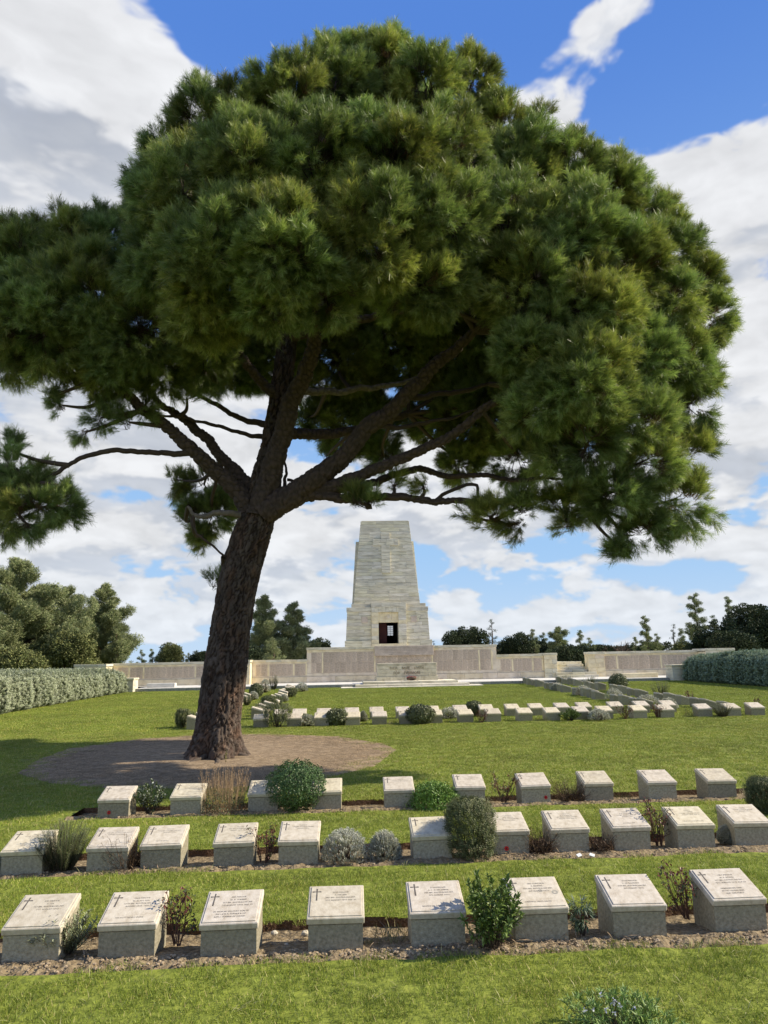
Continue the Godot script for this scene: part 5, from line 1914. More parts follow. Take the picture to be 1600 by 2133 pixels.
		"stalks":
			stem_mat = M.clod
			for k in 240:
				var an := rf(0, TAU)
				var q := sqrt(rng.randf())
				var d := Vector3(cos(an), 0, sin(an)) * r * q
				s.col = Color(0.30, 0.19, 0.095).lerp(Color(0.46, 0.33, 0.19), rng.randf())
				var b := d * 1.05 + Vector3(rf(-0.03, 0.03), h * rf(0.6, 1.03), rf(-0.03, 0.03))
				stem(s, d * 0.75, b, 0.0022, 0.03)
				f.col = Color(0.42, 0.28, 0.15) * rf(0.7, 1.2)
				for j in 3:
					f.leaf(b - Vector3(0, 0.03 * j, 0), (rv() * 0.6 + Vector3.UP).normalized(), Vector3.UP, 0.022, 0.007, 0.1)
			for k in 1500:
				var d := rv()
				var b := Vector3(d.x * r * 1.08, h * 0.42 * absf(d.y) + 0.02, d.z * r * 1.08) * rf(0.75, 1.0)
				f.col = Color(0.06, 0.085, 0.035).lerp(Color(0.2, 0.23, 0.12), pow(rng.randf(), 1.6))
				f.leaf(b, (d + rv() * 0.8 + Vector3.UP * 0.3).normalized(), Vector3.UP, rf(0.025, 0.045), 0.014, 0.2)
		"weed":
			for k in 70:
				var an := rf(0, TAU)
				var a := Vector3(cos(an), 0, sin(an)) * r * sqrt(rng.randf())
				f.col = Color(0.1, 0.13, 0.03).lerp(Color(0.3, 0.25, 0.12), rng.randf())
				f.leaf(a, (rv() * 0.6 + Vector3.UP).normalized(), Vector3.RIGHT, h * rf(0.4, 1.0), 0.006, 0.1)
			s.col = Color(0.1, 0.12, 0.03)
			stem(s, Vector3.ZERO, Vector3(0, h * 0.8, 0), 0.002)
	part("foliage", f.mesh(), use, t, true)
	part("stems", s.mesh(), stem_mat, t, true)

func plants() -> void:
	for p in PLANTS:
		plant(p[0], p[1], p[2], p[3], p[4], p[5], p[6], p[7])


# ---------- small things on the beds
func small_things() -> void:
	for p in POPPIES:
		var t := thing("poppy", p[2], "poppy", on(p[0], p[1], 0.01))
		var s := MB.new()
		s.col = Color(0.05, 0.05, 0.03)
		stem(s, Vector3(0, -0.03, 0), Vector3(0.0, 0.06, 0.01), 0.003, 0.05)
		part("stem", s.mesh(), M.bark, t)
		var f := MB.new()
		for k in 5:
			var a := TAU * k / 5
			f.leaf(Vector3(0, 0.06, 0.012), Vector3(cos(a), sin(a), 0.45).normalized(), Vector3(0, 0, 1), 0.027, 0.03, 0.1)
			f.leaf(Vector3(0, 0.06, 0.010), Vector3(cos(a + 0.6), sin(a + 0.6), 0.2).normalized(), Vector3(0, 0, 1), 0.028, 0.032, 0.1)
		part("petals", f.mesh(), M.red, t)
		var e := MB.new()
		e.box(Vector3(0, 0.06, 0.022), Vector3(0.014, 0.014, 0.012), 0.004)
		part("centre", e.mesh(), M.dark, t)
	for c in [[2.52, -8.33, 0.4, "white card lying on the grass left of its twin, before a second row headstone"], [2.66, -8.32, -0.5, "white card lying on the grass right of its twin, before a second row headstone"]]:
		var mb := MB.new()
		mb.box(Vector3.ZERO, Vector3(0.055, 0.01, 0.04), 0.002, Basis(Vector3.RIGHT, 0.55) * Basis(Vector3.UP, c[2]))
		single("white_card", mb.mesh(), M.paper, c[3], "card", on(c[0], c[1], 0.035))
	# larger pale stones in the front bed
	var i := 0
	for q in [[-0.36, -6.62, 0.035, "pale pointed pebble against the cut turf behind the lone front headstone"], [-0.50, -6.42, 0.02, "small round pebble on the soil left of the lone front headstone"], [-0.62, -6.66, 0.03, "flat pale pebble by cut turf, right of the three line epitaph headstone"], [-0.60, -6.22, 0.017, "tiny grey pebble beside the three line epitaph headstone's right foot"]]:
		var mb := MB.new()
		var rows := []
		for j in 7:
			var row := PackedVector3Array()
			for k in 9:
				var a := TAU * (k % 8) / 8
				var e := -PI / 2 + PI * j / 6
				var d := Vector3(cos(e) * cos(a), sin(e), cos(e) * sin(a))
				row.append(d * Vector3(1.0, 0.75, 0.8) * q[2] * (1.0 + 0.3 * noise.get_noise_3d(d.x * 2 + i * 9, d.y * 2, d.z * 2)))
			rows.append(row)
		for j in 6:
			for k in 8:
				mb.quad(rows[j][k], rows[j + 1][k], rows[j + 1][k + 1], rows[j][k + 1])
		single("pebble", mb.mesh(), M.plaque[1], q[3], "pebble", on(q[0], q[1], -0.045 + q[2] * 0.5))
		i += 1
	# a seedling on the needle litter
	var t := thing("seedling", "tiny yellow green seedling standing on the needle litter before the trunk", "seedling", on(-2.47, -15.55, 0.03))
	var f := MB.new()
	var s := MB.new()
	s.col = Color(0.15, 0.12, 0.05)
	stem(s, Vector3(0, -0.03, 0), Vector3(0.01, 0.2, 0), 0.005, 0.05)
	for k in 26:
		f.col = Color(0.2, 0.19, 0.06)
		f.leaf(Vector3(0, 0.04 + 0.006 * k, 0), (rv() + Vector3.UP * 0.5).normalized(), Vector3.UP, 0.06, 0.02, 0.15)
	part("leaves", f.mesh(), M.leaves, t, true)
	part("stem", s.mesh(), M.bark, t)
	for k in LITTER.size():
		var q: Array = LITTER[k]
		var mb := MB.new()
		for j in q[2]:
			mb.col = Color(0.33, 0.24, 0.15) * rf(0.5, 1.2)
			var p := Vector3(rf(-1, 1) * q[3], rf(0.0, 0.03), rf(-0.12, 0.12))
			var d := Vector3(rf(-1, 1), rf(-0.1, 0.35), rf(-1, 1)).normalized()
			mb.leaf(p, d, Vector3.UP, rf(0.05, 0.16), rf(0.006, 0.012), 0.1)
		var o := structure("dry_litter", mb.mesh(), M.clod)
		o.position = on(q[0], q[1], -0.005)
		o.set_meta("kind", "stuff")


# ---------- measured places
const MULCH := [[-6.28, -15.10], [-6.59, -16.64], [-6.60, -18.47], [-5.32, -20.02], [-3.79, -20.53], [-2.23, -20.43], [-0.28, -19.52], [0.77, -17.93], [1.00, -16.93], [0.44, -14.84], [-0.20, -14.03], [-0.62, -13.47], [-2.22, -13.05], [-3.90, -13.30], [-5.19, -13.94]]
const TRUNK := [[-2.86, 0.15, -16.50, 0.475], [-2.85, 0.61, -16.50, 0.465], [-2.80, 1.11, -16.50, 0.446], [-2.74, 1.62, -16.50, 0.455], [-2.68, 2.14, -16.50, 0.465], [-2.63, 2.66, -16.50, 0.436], [-2.57, 3.19, -16.50, 0.426], [-2.49, 3.72, -16.50, 0.426], [-2.40, 4.27, -16.50, 0.436], [-2.27, 4.82, -16.50, 0.436], [-2.11, 5.37, -16.50, 0.426], [-1.96, 5.94, -16.50, 0.356], [-1.86, 6.52, -16.53, 0.336], [-1.76, 7.12, -16.56, 0.272], [-1.67, 7.72, -16.59, 0.244], [-1.58, 8.34, -16.62, 0.237], [-1.50, 8.96, -16.65, 0.237], [-1.44, 9.60, -16.68, 0.231], [-1.38, 10.25, -16.71, 0.202], [-1.31, 11.04, -16.75, 0.159], [-1.21, 11.99, -16.79, 0.102]]
const LIMBS := [
	[0.0, [[-2.02, 5.67, -16.30, 0.249], [-1.74, 6.33, -16.20, 0.240], [-1.51, 7.18, -16.00, 0.205], [-1.29, 7.92, -15.80, 0.187], [-0.92, 8.62, -15.50, 0.161], [-0.71, 9.19, -15.20, 0.142], [-0.64, 9.69, -14.80, 0.110], [-0.68, 10.28, -14.40, 0.071]]],
	[0.0, [[-2.20, 5.81, -16.40, 0.202], [-2.47, 6.22, -16.30, 0.177], [-3.03, 6.68, -16.00, 0.150], [-3.51, 7.07, -15.80, 0.125], [-4.04, 7.57, -15.60, 0.108], [-4.53, 7.95, -15.40, 0.091], [-5.02, 8.38, -15.20, 0.067], [-5.81, 8.96, -15.00, 0.044]]],
	[0.0, [[-2.12, 6.31, -16.60, 0.147], [-2.41, 6.58, -16.60, 0.131], [-2.81, 7.01, -16.60, 0.111], [-3.25, 7.52, -16.50, 0.102], [-3.69, 7.90, -16.40, 0.085], [-4.24, 8.28, -16.30, 0.064], [-4.68, 8.78, -16.20, 0.040]]],
	[0.0, [[-3.43, 6.96, -15.80, 0.078], [-3.67, 6.92, -15.70, 0.070], [-4.09, 6.93, -15.50, 0.061], [-4.86, 6.89, -15.30, 0.057], [-5.53, 6.74, -15.20, 0.052], [-6.07, 6.34, -15.10, 0.045], [-6.50, 6.08, -15.00, 0.037], [-6.98, 5.96, -15.00, 0.026]]],
	[0.0, [[-1.85, 5.73, -16.30, 0.281], [-1.36, 5.98, -16.20, 0.264], [-0.74, 6.38, -16.00, 0.221], [-0.14, 6.78, -15.80, 0.187], [0.52, 7.42, -15.50, 0.161], [1.21, 7.93, -15.20, 0.142], [1.78, 8.44, -14.90, 0.125], [2.24, 8.82, -14.60, 0.101], [2.82, 9.19, -14.20, 0.070], [3.45, 9.88, -13.60, 0.040]]],
	[0.0, [[-0.86, 6.04, -16.20, 0.160], [-0.53, 6.16, -16.10, 0.151], [0.02, 6.33, -15.80, 0.125], [0.87, 6.57, -15.40, 0.106], [1.60, 6.77, -15.10, 0.093], [2.40, 7.12, -14.70, 0.080], [3.07, 7.55, -14.30, 0.060], [3.89, 7.94, -13.80, 0.034]]],
	[0.0, [[-1.19, 5.93, -16.20, 0.136], [-0.64, 6.05, -16.10, 0.107], [0.23, 5.95, -15.90, 0.086], [1.41, 5.85, -15.60, 0.069], [2.64, 5.70, -15.30, 0.057], [3.92, 5.63, -14.90, 0.044], [5.05, 5.66, -14.50, 0.029]]],
	[0.0, [[-0.43, 6.20, -16.30, 0.105], [0.69, 6.42, -16.30, 0.080], [1.59, 6.63, -16.20, 0.068], [2.68, 6.48, -16.00, 0.051], [3.92, 6.28, -15.60, 0.038], [4.82, 6.10, -15.00, 0.022]]],
	[0.0, [[-1.71, 7.73, -16.80, 0.141], [-1.26, 7.83, -17.00, 0.126], [-0.45, 7.91, -17.30, 0.111], [0.52, 8.13, -17.60, 0.096], [1.68, 8.67, -18.00, 0.071]]],
	[1.0, [[-1.61, 8.83, -16.80, 0.108], [-0.91, 8.91, -17.00, 0.084], [0.04, 9.00, -17.20, 0.072], [1.03, 9.21, -17.40, 0.060], [2.05, 9.61, -17.60, 0.039]]],
	[0.0, [[-1.82, 7.94, -16.70, 0.091], [-2.29, 8.06, -16.80, 0.070], [-2.76, 8.27, -16.80, 0.062], [-3.22, 8.51, -16.80, 0.054], [-3.70, 8.86, -16.80, 0.046], [-4.29, 9.26, -16.80, 0.029]]],
	[0.0, [[-1.80, 7.58, -16.60, 0.074], [-2.26, 7.66, -16.60, 0.053], [-2.91, 7.78, -16.40, 0.044], [-3.43, 7.89, -16.20, 0.036], [-4.26, 7.95, -16.00, 0.028]]],
	[0.0, [[-1.58, 8.57, -16.60, 0.139], [-1.93, 8.86, -16.40, 0.109], [-2.22, 9.16, -16.10, 0.095], [-2.47, 9.51, -15.80, 0.078], [-2.69, 10.09, -15.40, 0.046]]],
	[0.0, [[-1.37, 10.20, -16.60, 0.139], [-0.76, 10.18, -16.30, 0.105], [0.05, 10.35, -16.00, 0.087], [0.84, 10.28, -15.60, 0.069], [1.59, 10.63, -15.00, 0.037]]],
	[0.0, [[1.47, 8.20, -15.60, 0.085], [2.02, 8.26, -15.60, 0.069], [2.69, 8.37, -15.60, 0.058], [3.35, 8.51, -15.50, 0.038]]],
	[0.0, [[0.68, 7.47, -15.50, 0.061], [1.45, 7.51, -15.60, 0.050], [2.24, 7.71, -15.70, 0.039], [3.14, 8.00, -15.70, 0.027]]],
	[1.0, [[-2.37, 5.61, -16.10, 0.079], [-2.55, 5.62, -15.90, 0.067], [-2.85, 5.62, -15.80, 0.058], [-3.11, 5.51, -15.80, 0.055], [-3.32, 5.56, -15.80, 0.043], [-3.46, 5.74, -15.80, 0.031]]],
	[0.0, [[-3.32, 5.56, -15.80, 0.031], [-3.32, 5.24, -15.70, 0.027], [-3.15, 4.99, -15.80, 0.027], [-2.92, 4.83, -16.00, 0.024], [-2.73, 4.67, -16.20, 0.024]]],
	[0.0, [[-1.45, 6.19, -16.60, 0.057], [-1.40, 6.54, -16.60, 0.041], [-1.34, 6.71, -16.60, 0.033], [-1.43, 7.01, -16.60, 0.025]]],
	[0.0, [[-1.34, 6.54, -16.60, 0.037], [-1.05, 6.48, -16.60, 0.029], [-0.83, 6.36, -16.60, 0.020]]],
	[0.0, [[1.93, 5.80, -15.50, 0.046], [2.80, 6.05, -15.20, 0.037], [2.90, 5.58, -15.00, 0.026], [3.15, 5.17, -14.80, 0.018]]],
	[0.0, [[-0.20, 5.99, -16.00, 0.039], [0.23, 5.85, -15.90, 0.031], [0.60, 5.69, -15.70, 0.019]]]]
const LOBES := [
	[0.59, 16.82, -15.50, 1.03, 1.0], [0.11, 16.97, -15.30, 0.72, 1.0], [1.13, 17.07, -15.30, 0.72, 1.0], [-0.13, 15.61, -14.50, 1.01, 1.0], [1.04, 16.37, -15.00, 0.99, 1.0],
	[2.01, 15.54, -14.50, 1.02, 1.0], [2.28, 16.54, -15.00, 0.53, 1.0], [3.21, 16.16, -15.00, 0.88, 1.0], [3.23, 16.71, -15.00, 0.53, 1.0], [-1.20, 14.68, -14.00, 1.02, 1.0],
	[-2.04, 14.17, -14.00, 0.96, 1.0], [-2.98, 14.08, -14.00, 0.85, 1.0], [-3.93, 13.73, -14.50, 0.81, 1.0], [3.68, 14.82, -15.00, 1.04, 1.0], [4.81, 15.54, -15.50, 0.60, 1.0],
	[-3.07, 11.22, -12.50, 1.20, 1.0], [-1.73, 11.19, -12.00, 1.25, 1.0], [-0.47, 11.36, -11.80, 1.20, 1.0], [0.98, 11.65, -12.00, 1.18, 1.0], [2.07, 12.17, -12.50, 1.05, 1.0],
	[-3.91, 11.34, -13.80, 0.76, 1.0], [-3.41, 9.89, -13.00, 1.03, 1.0], [-2.26, 9.48, -11.80, 1.29, 1.0], [-0.96, 9.31, -11.50, 1.26, 1.0], [0.40, 9.80, -11.80, 1.31, 1.0],
	[1.69, 10.48, -12.20, 1.28, 1.0], [-0.30, 8.86, -12.00, 0.91, 1.0], [1.51, 9.35, -12.50, 1.01, 1.0], [-1.34, 8.76, -12.00, 0.91, 1.0], [-2.55, 8.92, -12.50, 0.98, 1.0],
	[3.92, 13.02, -14.00, 1.07, 1.0], [5.18, 13.24, -14.50, 1.06, 1.0], [6.32, 13.24, -15.00, 1.03, 1.0], [7.27, 13.02, -15.50, 0.94, 1.0], [7.83, 11.99, -15.50, 0.99, 1.0],
	[8.26, 10.97, -15.50, 0.87, 1.0], [8.71, 10.22, -15.50, 0.78, 1.0], [8.82, 11.23, -15.50, 0.65, 1.0], [3.37, 10.93, -13.00, 1.27, 1.0], [4.54, 10.62, -13.00, 1.27, 1.0],
	[5.79, 10.28, -13.50, 1.21, 1.0], [6.77, 9.68, -14.00, 1.09, 1.0], [3.63, 9.54, -12.80, 1.13, 1.0], [4.74, 8.93, -12.80, 1.22, 1.0], [5.97, 8.34, -13.50, 1.08, 1.0],
	[6.98, 8.57, -14.00, 0.97, 1.0], [7.54, 7.68, -14.50, 0.81, 1.0], [3.65, 8.22, -12.80, 0.97, 1.0], [4.46, 7.36, -12.60, 1.13, 1.0], [5.67, 6.90, -13.20, 0.94, 1.0],
	[3.77, 7.12, -13.00, 0.83, 1.0], [4.64, 6.38, -12.80, 0.95, 1.0], [5.92, 6.10, -13.50, 0.95, 1.0], [6.68, 5.39, -13.80, 0.81, 1.0], [5.38, 5.52, -13.50, 0.85, 1.0],
	[6.02, 4.85, -13.80, 0.63, 1.0], [4.18, 6.21, -13.50, 0.66, 1.0], [7.33, 6.70, -14.50, 0.74, 1.0], [5.52, 4.66, -13.80, 0.49, 1.0], [7.72, 8.34, -14.50, 0.70, 1.0],
	[3.10, 5.26, -14.50, 0.56, 1.0], [3.66, 5.46, -14.50, 0.58, 1.0], [4.63, 5.45, -14.50, 0.62, 1.0], [2.81, 5.18, -14.60, 0.40, 1.0], [3.59, 5.06, -14.50, 0.40, 1.0],
	[4.97, 5.44, -14.00, 0.58, 1.0], [-1.11, 12.70, -16.00, 1.41, 1.0], [2.27, 14.50, -16.00, 1.58, 1.0], [5.81, 10.19, -16.50, 1.68, 1.0], [-3.09, 12.67, -16.00, 1.41, 1.0],
	[0.48, 15.22, -17.00, 1.80, 1.0], [4.10, 12.15, -16.50, 1.59, 1.0], [-0.22, 10.76, -19.00, 1.62, 1.0], [1.83, 11.20, -19.00, 1.80, 1.0], [3.31, 10.48, -19.00, 1.80, 1.0],
	[3.69, 8.88, -18.50, 1.57, 1.0], [2.57, 9.41, -20.00, 1.18, 1.0], [0.32, 9.12, -20.00, 1.26, 1.0], [-2.04, 10.53, -18.50, 1.41, 1.0], [-3.13, 10.58, -18.00, 1.45, 1.0],
	[1.14, 8.10, -20.00, 0.75, 1.0], [-1.07, 9.26, -20.00, 0.75, 1.0], [4.56, 7.51, -18.00, 1.06, 1.0], [3.20, 7.66, -19.00, 0.79, 1.0], [-0.52, 8.10, -20.00, 0.41, 1.0],
	[-6.99, 11.01, -15.00, 1.27, 1.0], [-7.83, 10.82, -15.50, 1.49, 1.0], [-8.74, 10.33, -15.50, 1.60, 1.0], [-6.08, 11.50, -15.00, 1.04, 1.0], [-5.48, 12.06, -15.50, 0.95, 1.0],
	[-6.36, 9.50, -14.50, 1.38, 1.0], [-5.29, 9.95, -14.50, 1.39, 1.0], [-4.25, 9.40, -14.50, 1.27, 1.0], [-7.45, 9.07, -15.00, 0.88, 1.0], [-5.19, 8.85, -15.00, 1.01, 1.0],
	[-4.18, 8.96, -15.50, 0.98, 1.0], [-3.23, 9.31, -15.50, 0.99, 1.0], [-9.05, 12.08, -16.00, 1.16, 1.0], [-6.22, 8.96, -15.00, 0.83, 1.0], [-4.36, 7.04, -18.50, 0.63, 1.0],
	[-3.67, 6.90, -18.50, 0.73, 1.0], [-3.40, 6.13, -18.50, 0.93, 1.0], [-3.57, 5.63, -18.50, 0.57, 1.0], [-3.95, 5.95, -18.50, 0.45, 1.0], [0.54, 5.70, -15.50, 0.47, 1.0],
	[0.28, 5.75, -15.50, 0.32, 1.0], [-4.37, 15.06, -19.00, 2.09, 1.0], [-1.61, 16.70, -19.00, 2.28, 1.0], [1.27, 17.58, -19.00, 2.32, 1.0], [4.11, 16.00, -19.00, 2.30, 1.0],
	[6.86, 13.66, -19.00, 2.12, 1.0], [7.83, 10.43, -18.50, 1.75, 1.0], [2.43, 12.30, -18.00, 1.97, 1.0], [-0.84, 12.26, -18.00, 1.70, 1.0], [-6.87, 6.42, -15.00, 0.71, 0.7],
	[-6.52, 5.70, -15.00, 0.85, 0.7], [-7.14, 5.55, -15.00, 0.90, 0.7], [-6.08, 5.64, -15.00, 0.60, 0.7], [-6.53, 5.19, -15.00, 0.50, 0.7], [-7.97, 6.06, -15.40, 1.13, 0.7],
	[-7.11, 6.85, -15.00, 0.46, 0.7], [-6.01, 6.06, -15.00, 0.35, 0.6], [-6.03, 7.81, -15.00, 0.46, 0.3], [-5.28, 7.60, -15.20, 0.57, 0.5], [-4.69, 7.53, -15.30, 0.47, 0.5],
	[-5.57, 7.28, -15.20, 0.41, 0.3], [-6.35, 7.97, -15.00, 0.41, 0.4], [-3.04, 4.26, -17.20, 0.11, 1.0], [-4.42, 7.90, -15.40, 0.53, 0.4], [-3.58, 8.27, -15.80, 0.44, 0.4],
	[1.74, 6.16, -15.60, 0.48, 0.5], [1.12, 6.26, -16.00, 0.33, 0.4], [-5.78, 5.49, -15.00, 0.30, 0.7], [5.40, 4.42, -13.80, 0.19, 0.7], [8.32, 9.49, -15.00, 0.33, 0.8],
	[4.57, 5.08, -14.40, 0.25, 0.7]]
const PLANTS := [
	["sprawl", "loose pale green shrub between the two leftmost front row headstones", "shrub", -2.26, -6.41, 0.32, 0.23, ""],
	["rose", "wilted dark red rose between front row headstones, left of the three line epitaph", "rose", -1.38, -6.50, 0.43, 0.12, ""],
	["leafy", "tall glossy green shrub standing before two front row headstones", "shrub", 1.12, -6.12, 0.63, 0.22, ""],
	["wallflower", "low dark plant with drooping narrow leaves at a front headstone's right side", "plant", 1.89, -6.29, 0.29, 0.13, ""],
	["rose", "bare brown rose with few leaves between the two rightmost front headstones", "rose", 2.92, -6.63, 0.45, 0.17, ""],
	["weed", "low grassy weeds on the soil between front row headstones, mid picture", "weed", 0.35, -6.46, 0.12, 0.14, ""],
	["weed", "small weeds with dry leaves on soil right of the lone front headstone", "weed", 0.19, -6.33, 0.07, 0.06, ""],
	["fore", "young bright green plant with pale flower heads at the bottom edge", "plant", 1.62, -4.75, 0.26, 0.37, ""],
	["rosemary", "tall rosemary bush hiding part of two second row headstones, left", "rosemary", -3.08, -8.57, 0.55, 0.28, ""],
	["dry", "dark dry heather clump between second row headstones at the left", "dry plant", -2.40, -8.60, 0.37, 0.23, ""],
	["rose", "small dark red leaved rose between two second row headstones", "rose", -0.92, -8.61, 0.43, 0.13, ""],
	["lavender", "larger silvery lavender dome in the gap of the second row", "lavender", -0.03, -8.62, 0.33, 0.25, ""],
	["lavender", "smaller silvery lavender dome, right of the larger one", "lavender", 0.41, -8.62, 0.30, 0.18, ""],
	["cypress", "upright dark rosemary pressed between two second row headstones", "rosemary", 1.38, -8.58, 0.58, 0.23, ""],
	["dry", "brown dry clump with fallen stalks, second row, right of the red poppy", "dry plant", 2.16, -8.67, 0.30, 0.22, ""],
	["dry", "pale dry drooping clump, second row, just right of the white cards", "dry plant", 2.87, -8.63, 0.20, 0.15, ""],
	["rose", "leggy dark rose between second row headstones at the right", "rose", 3.63, -8.84, 0.48, 0.16, ""],
	["lavender", "small grey dome plant beside the rightmost second row headstone", "plant", 4.44, -8.83, 0.19, 0.10, ""],
	["cypress", "dark dense bush at the right edge between second and third rows", "bush", 5.73, -10.16, 0.42, 0.20, ""],
	["lavender", "grey sprig at the left edge beside the leftmost second row headstone", "plant", -3.80, -8.66, 0.17, 0.07, ""],
	["bloom", "dark shrub with small white blooms between the two leftmost third row headstones", "shrub", -2.88, -11.32, 0.50, 0.26, ""],
	["stalks", "tall tan dry stalks over a leafy base, third row", "dry plant", -1.80, -11.26, 0.60, 0.33, ""],
	["dome", "big round dark green bush hiding parts of two third row headstones", "bush", -0.75, -11.25, 0.65, 0.39, ""],
	["mound", "low bright green mound between two third row headstones", "plant", 1.27, -11.19, 0.33, 0.36, ""],
	["rose", "sprawling bare rose with dark leaves, third row, right of green mound", "rose", 2.35, -11.39, 0.38, 0.28, ""],
	["dry", "brown dry herb clump between third row headstones at the right", "dry plant", 3.34, -11.28, 0.33, 0.28, ""],
	["weed", "low leafy weed at the right end of the third row", "weed", 6.11, -11.28, 0.16, 0.15, ""],
	["weed", "short dry weed on the bare soil, third row, left of the soil hollow", "weed", 4.17, -11.31, 0.12, 0.14, ""],
	["cypress", "brownish shrub next to the leftmost stone of the front line beyond the pine", "shrub", -2.05, -22.35, 0.61, 0.43, "shrubs along the middle lines"],
	["lavender", "grey lavender dome, front line beyond the pine, left of third stone", "shrub", -1.17, -22.38, 0.30, 0.29, "shrubs along the middle lines"],
	["dome", "dark shrub with woody base, front line, between third and fourth stones", "shrub", -0.29, -22.35, 0.49, 0.41, "shrubs along the middle lines"],
	["lavender", "small pale blue grey plant between two stones in the middle line, near fourth", "shrub", 0.52, -23.20, 0.29, 0.12, "shrubs along the middle lines"],
	["weed", "low weedy tuft in the middle front line right of the fifth stone", "shrub", 1.40, -22.20, 0.22, 0.21, "shrubs along the middle lines"],
	["dome", "biggest dark shrub of the middle front line, before the altar's right", "shrub", 2.20, -22.21, 0.57, 0.53, "shrubs along the middle lines"],
	["weed", "flat dark weed in front line right of the biggest dark shrub", "shrub", 3.13, -22.09, 0.16, 0.28, "shrubs along the middle lines"],
	["lavender", "grey shrub in the rear middle line, right of the biggest dark shrub", "shrub", 3.25, -23.49, 0.32, 0.30, "shrubs along the middle lines"],
	["dome", "upright shrub in the rear middle line, above its neighbours", "shrub", 4.20, -24.38, 0.46, 0.36, "shrubs along the middle lines"],
	["rose", "thin leafy shrub in middle front line below the upright one", "shrub", 4.04, -22.14, 0.33, 0.20, "shrubs along the middle lines"],
	["weed", "spiky tuft in the middle front line, mid right", "shrub", 5.80, -22.03, 0.21, 0.30, "shrubs along the middle lines"],
	["leafy", "mixed leafy shrub in the middle front line, mid right", "shrub", 6.67, -21.99, 0.35, 0.37, "shrubs along the middle lines"],
	["lavender", "grey bristly shrub, front line, between thirteenth and fourteenth stones", "shrub", 7.51, -21.92, 0.30, 0.30, "shrubs along the middle lines"],
	["rose", "pale twiggy rose in front line right of the fourteenth stone", "shrub", 8.40, -22.14, 0.42, 0.33, "shrubs along the middle lines"],
	["rose", "dark reddish twiggy rose before the fifteenth stone of front line", "shrub", 9.48, -22.30, 0.37, 0.23, "shrubs along the middle lines"],
	["weed", "small upright weed alone in the gap of the front line at right", "shrub", 10.43, -22.21, 0.34, 0.18, "shrubs along the middle lines"],
	["rosemary", "dark green shrub between the last stones of front line at right", "shrub", 11.44, -22.16, 0.36, 0.35, "shrubs along the middle lines"],
	["weed", "dark tuft at the left end of the front line beyond the pine", "shrub", -2.98, -22.52, 0.19, 0.29, "shrubs along the middle lines"],
	["rosemary", "dark shrub at the near end of the left row nearer the middle", "shrub", -2.98, -25.78, 0.51, 0.33, "shrubs along the left rows"],
	["cypress", "dark low shrub behind the near shrub of the left inner row", "shrub", -2.94, -28.39, 0.43, 0.27, "shrubs along the left rows"],
	["dome", "shrub halfway along the left inner row, left side", "shrub", -2.87, -31.10, 0.31, 0.26, "shrubs along the left rows"],
	["lavender", "grey shrub halfway along the left inner row", "shrub", -2.67, -32.07, 0.36, 0.21, "shrubs along the left rows"],
	["cypress", "dark shrub beyond halfway along the left inner row", "shrub", -2.60, -34.97, 0.35, 0.25, "shrubs along the left rows"],
	["lavender", "grey dome at far end of the left inner row", "shrub", -2.31, -38.81, 0.54, 0.35, "shrubs along the left rows"],
	["rosemary", "dark bush of the far left row, hard against the trunk's right side", "shrub", -4.05, -30.46, 0.50, 0.29, "shrubs along the left rows"],
	["lavender", "pale grey dome in the far left row beside the trunk", "shrub", -4.17, -33.63, 0.42, 0.26, "shrubs along the left rows"],
	["dome", "round dark bush in the far left row, right of the pale grey dome", "shrub", -4.24, -35.19, 0.67, 0.38, "shrubs along the left rows"],
	["lavender", "blue grey tall shrub near the terrace in the far left row", "shrub", -4.21, -38.66, 0.79, 0.32, "shrubs along the left rows"],
	["rosemary", "dark upright shrub at the terrace end of the far left row", "shrub", -4.00, -41.04, 0.84, 0.32, "shrubs along the left rows"],
	["cypress", "dark small conifer like shrub left of the trunk beside two white stones", "shrub", -4.90, -22.66, 0.48, 0.19, "shrubs along the left rows"],
	["rosemary", "dark shrub behind the two white stones left of the trunk", "shrub", -4.92, -24.33, 0.39, 0.28, "shrubs along the left rows"],
	["lavender", "grey dome far along the right inner row", "shrub", 10.17, -35.28, 0.36, 0.28, "shrubs along the right rows"],
	["lavender", "grey dome midway along the right inner row", "shrub", 10.32, -31.87, 0.41, 0.35, "shrubs along the right rows"],
	["lavender", "larger grey dome near the middle of the right inner row", "shrub", 10.53, -28.77, 0.44, 0.34, "shrubs along the right rows"],
	["lavender", "broad greenish grey shrub near the near end of right inner row", "shrub", 10.59, -25.66, 0.42, 0.40, "shrubs along the right rows"],
	["lavender", "grey shrub at the near end of the right inner row", "shrub", 10.92, -24.78, 0.35, 0.29, "shrubs along the right rows"],
	["rosemary", "dark bush far along the outermost right row", "shrub", 12.34, -41.10, 0.42, 0.43, "shrubs along the right rows"],
	["rosemary", "second dark bush along the outermost right row", "shrub", 12.62, -37.64, 0.49, 0.35, "shrubs along the right rows"],
	["dome", "largest dark bush of the outermost right row", "shrub", 12.73, -34.09, 0.84, 0.52, "shrubs along the right rows"],
	["rosemary", "round dark bush of the outermost right row, rightmost", "shrub", 12.92, -29.91, 0.62, 0.39, "shrubs along the right rows"],
	["rose", "thin rose among stones near the near end of the outermost right row", "shrub", 12.49, -26.35, 0.44, 0.26, "shrubs along the right rows"],
	["rose", "leggy rose behind the last stone at the right edge of front line", "shrub", 13.01, -23.18, 0.45, 0.28, "shrubs along the right rows"]]
const POPPIES := [[-3.36, -11.01, "small red poppy at the foot of the leftmost third row headstone"], [1.85, -11.17, "red poppy at the foot of the headstone right of the green mound"], [2.93, -11.15, "red poppy beside a third row headstone next to brown dry herb"], [1.77, -8.56, "red poppy at the foot of the headstone right of the upright rosemary"]]
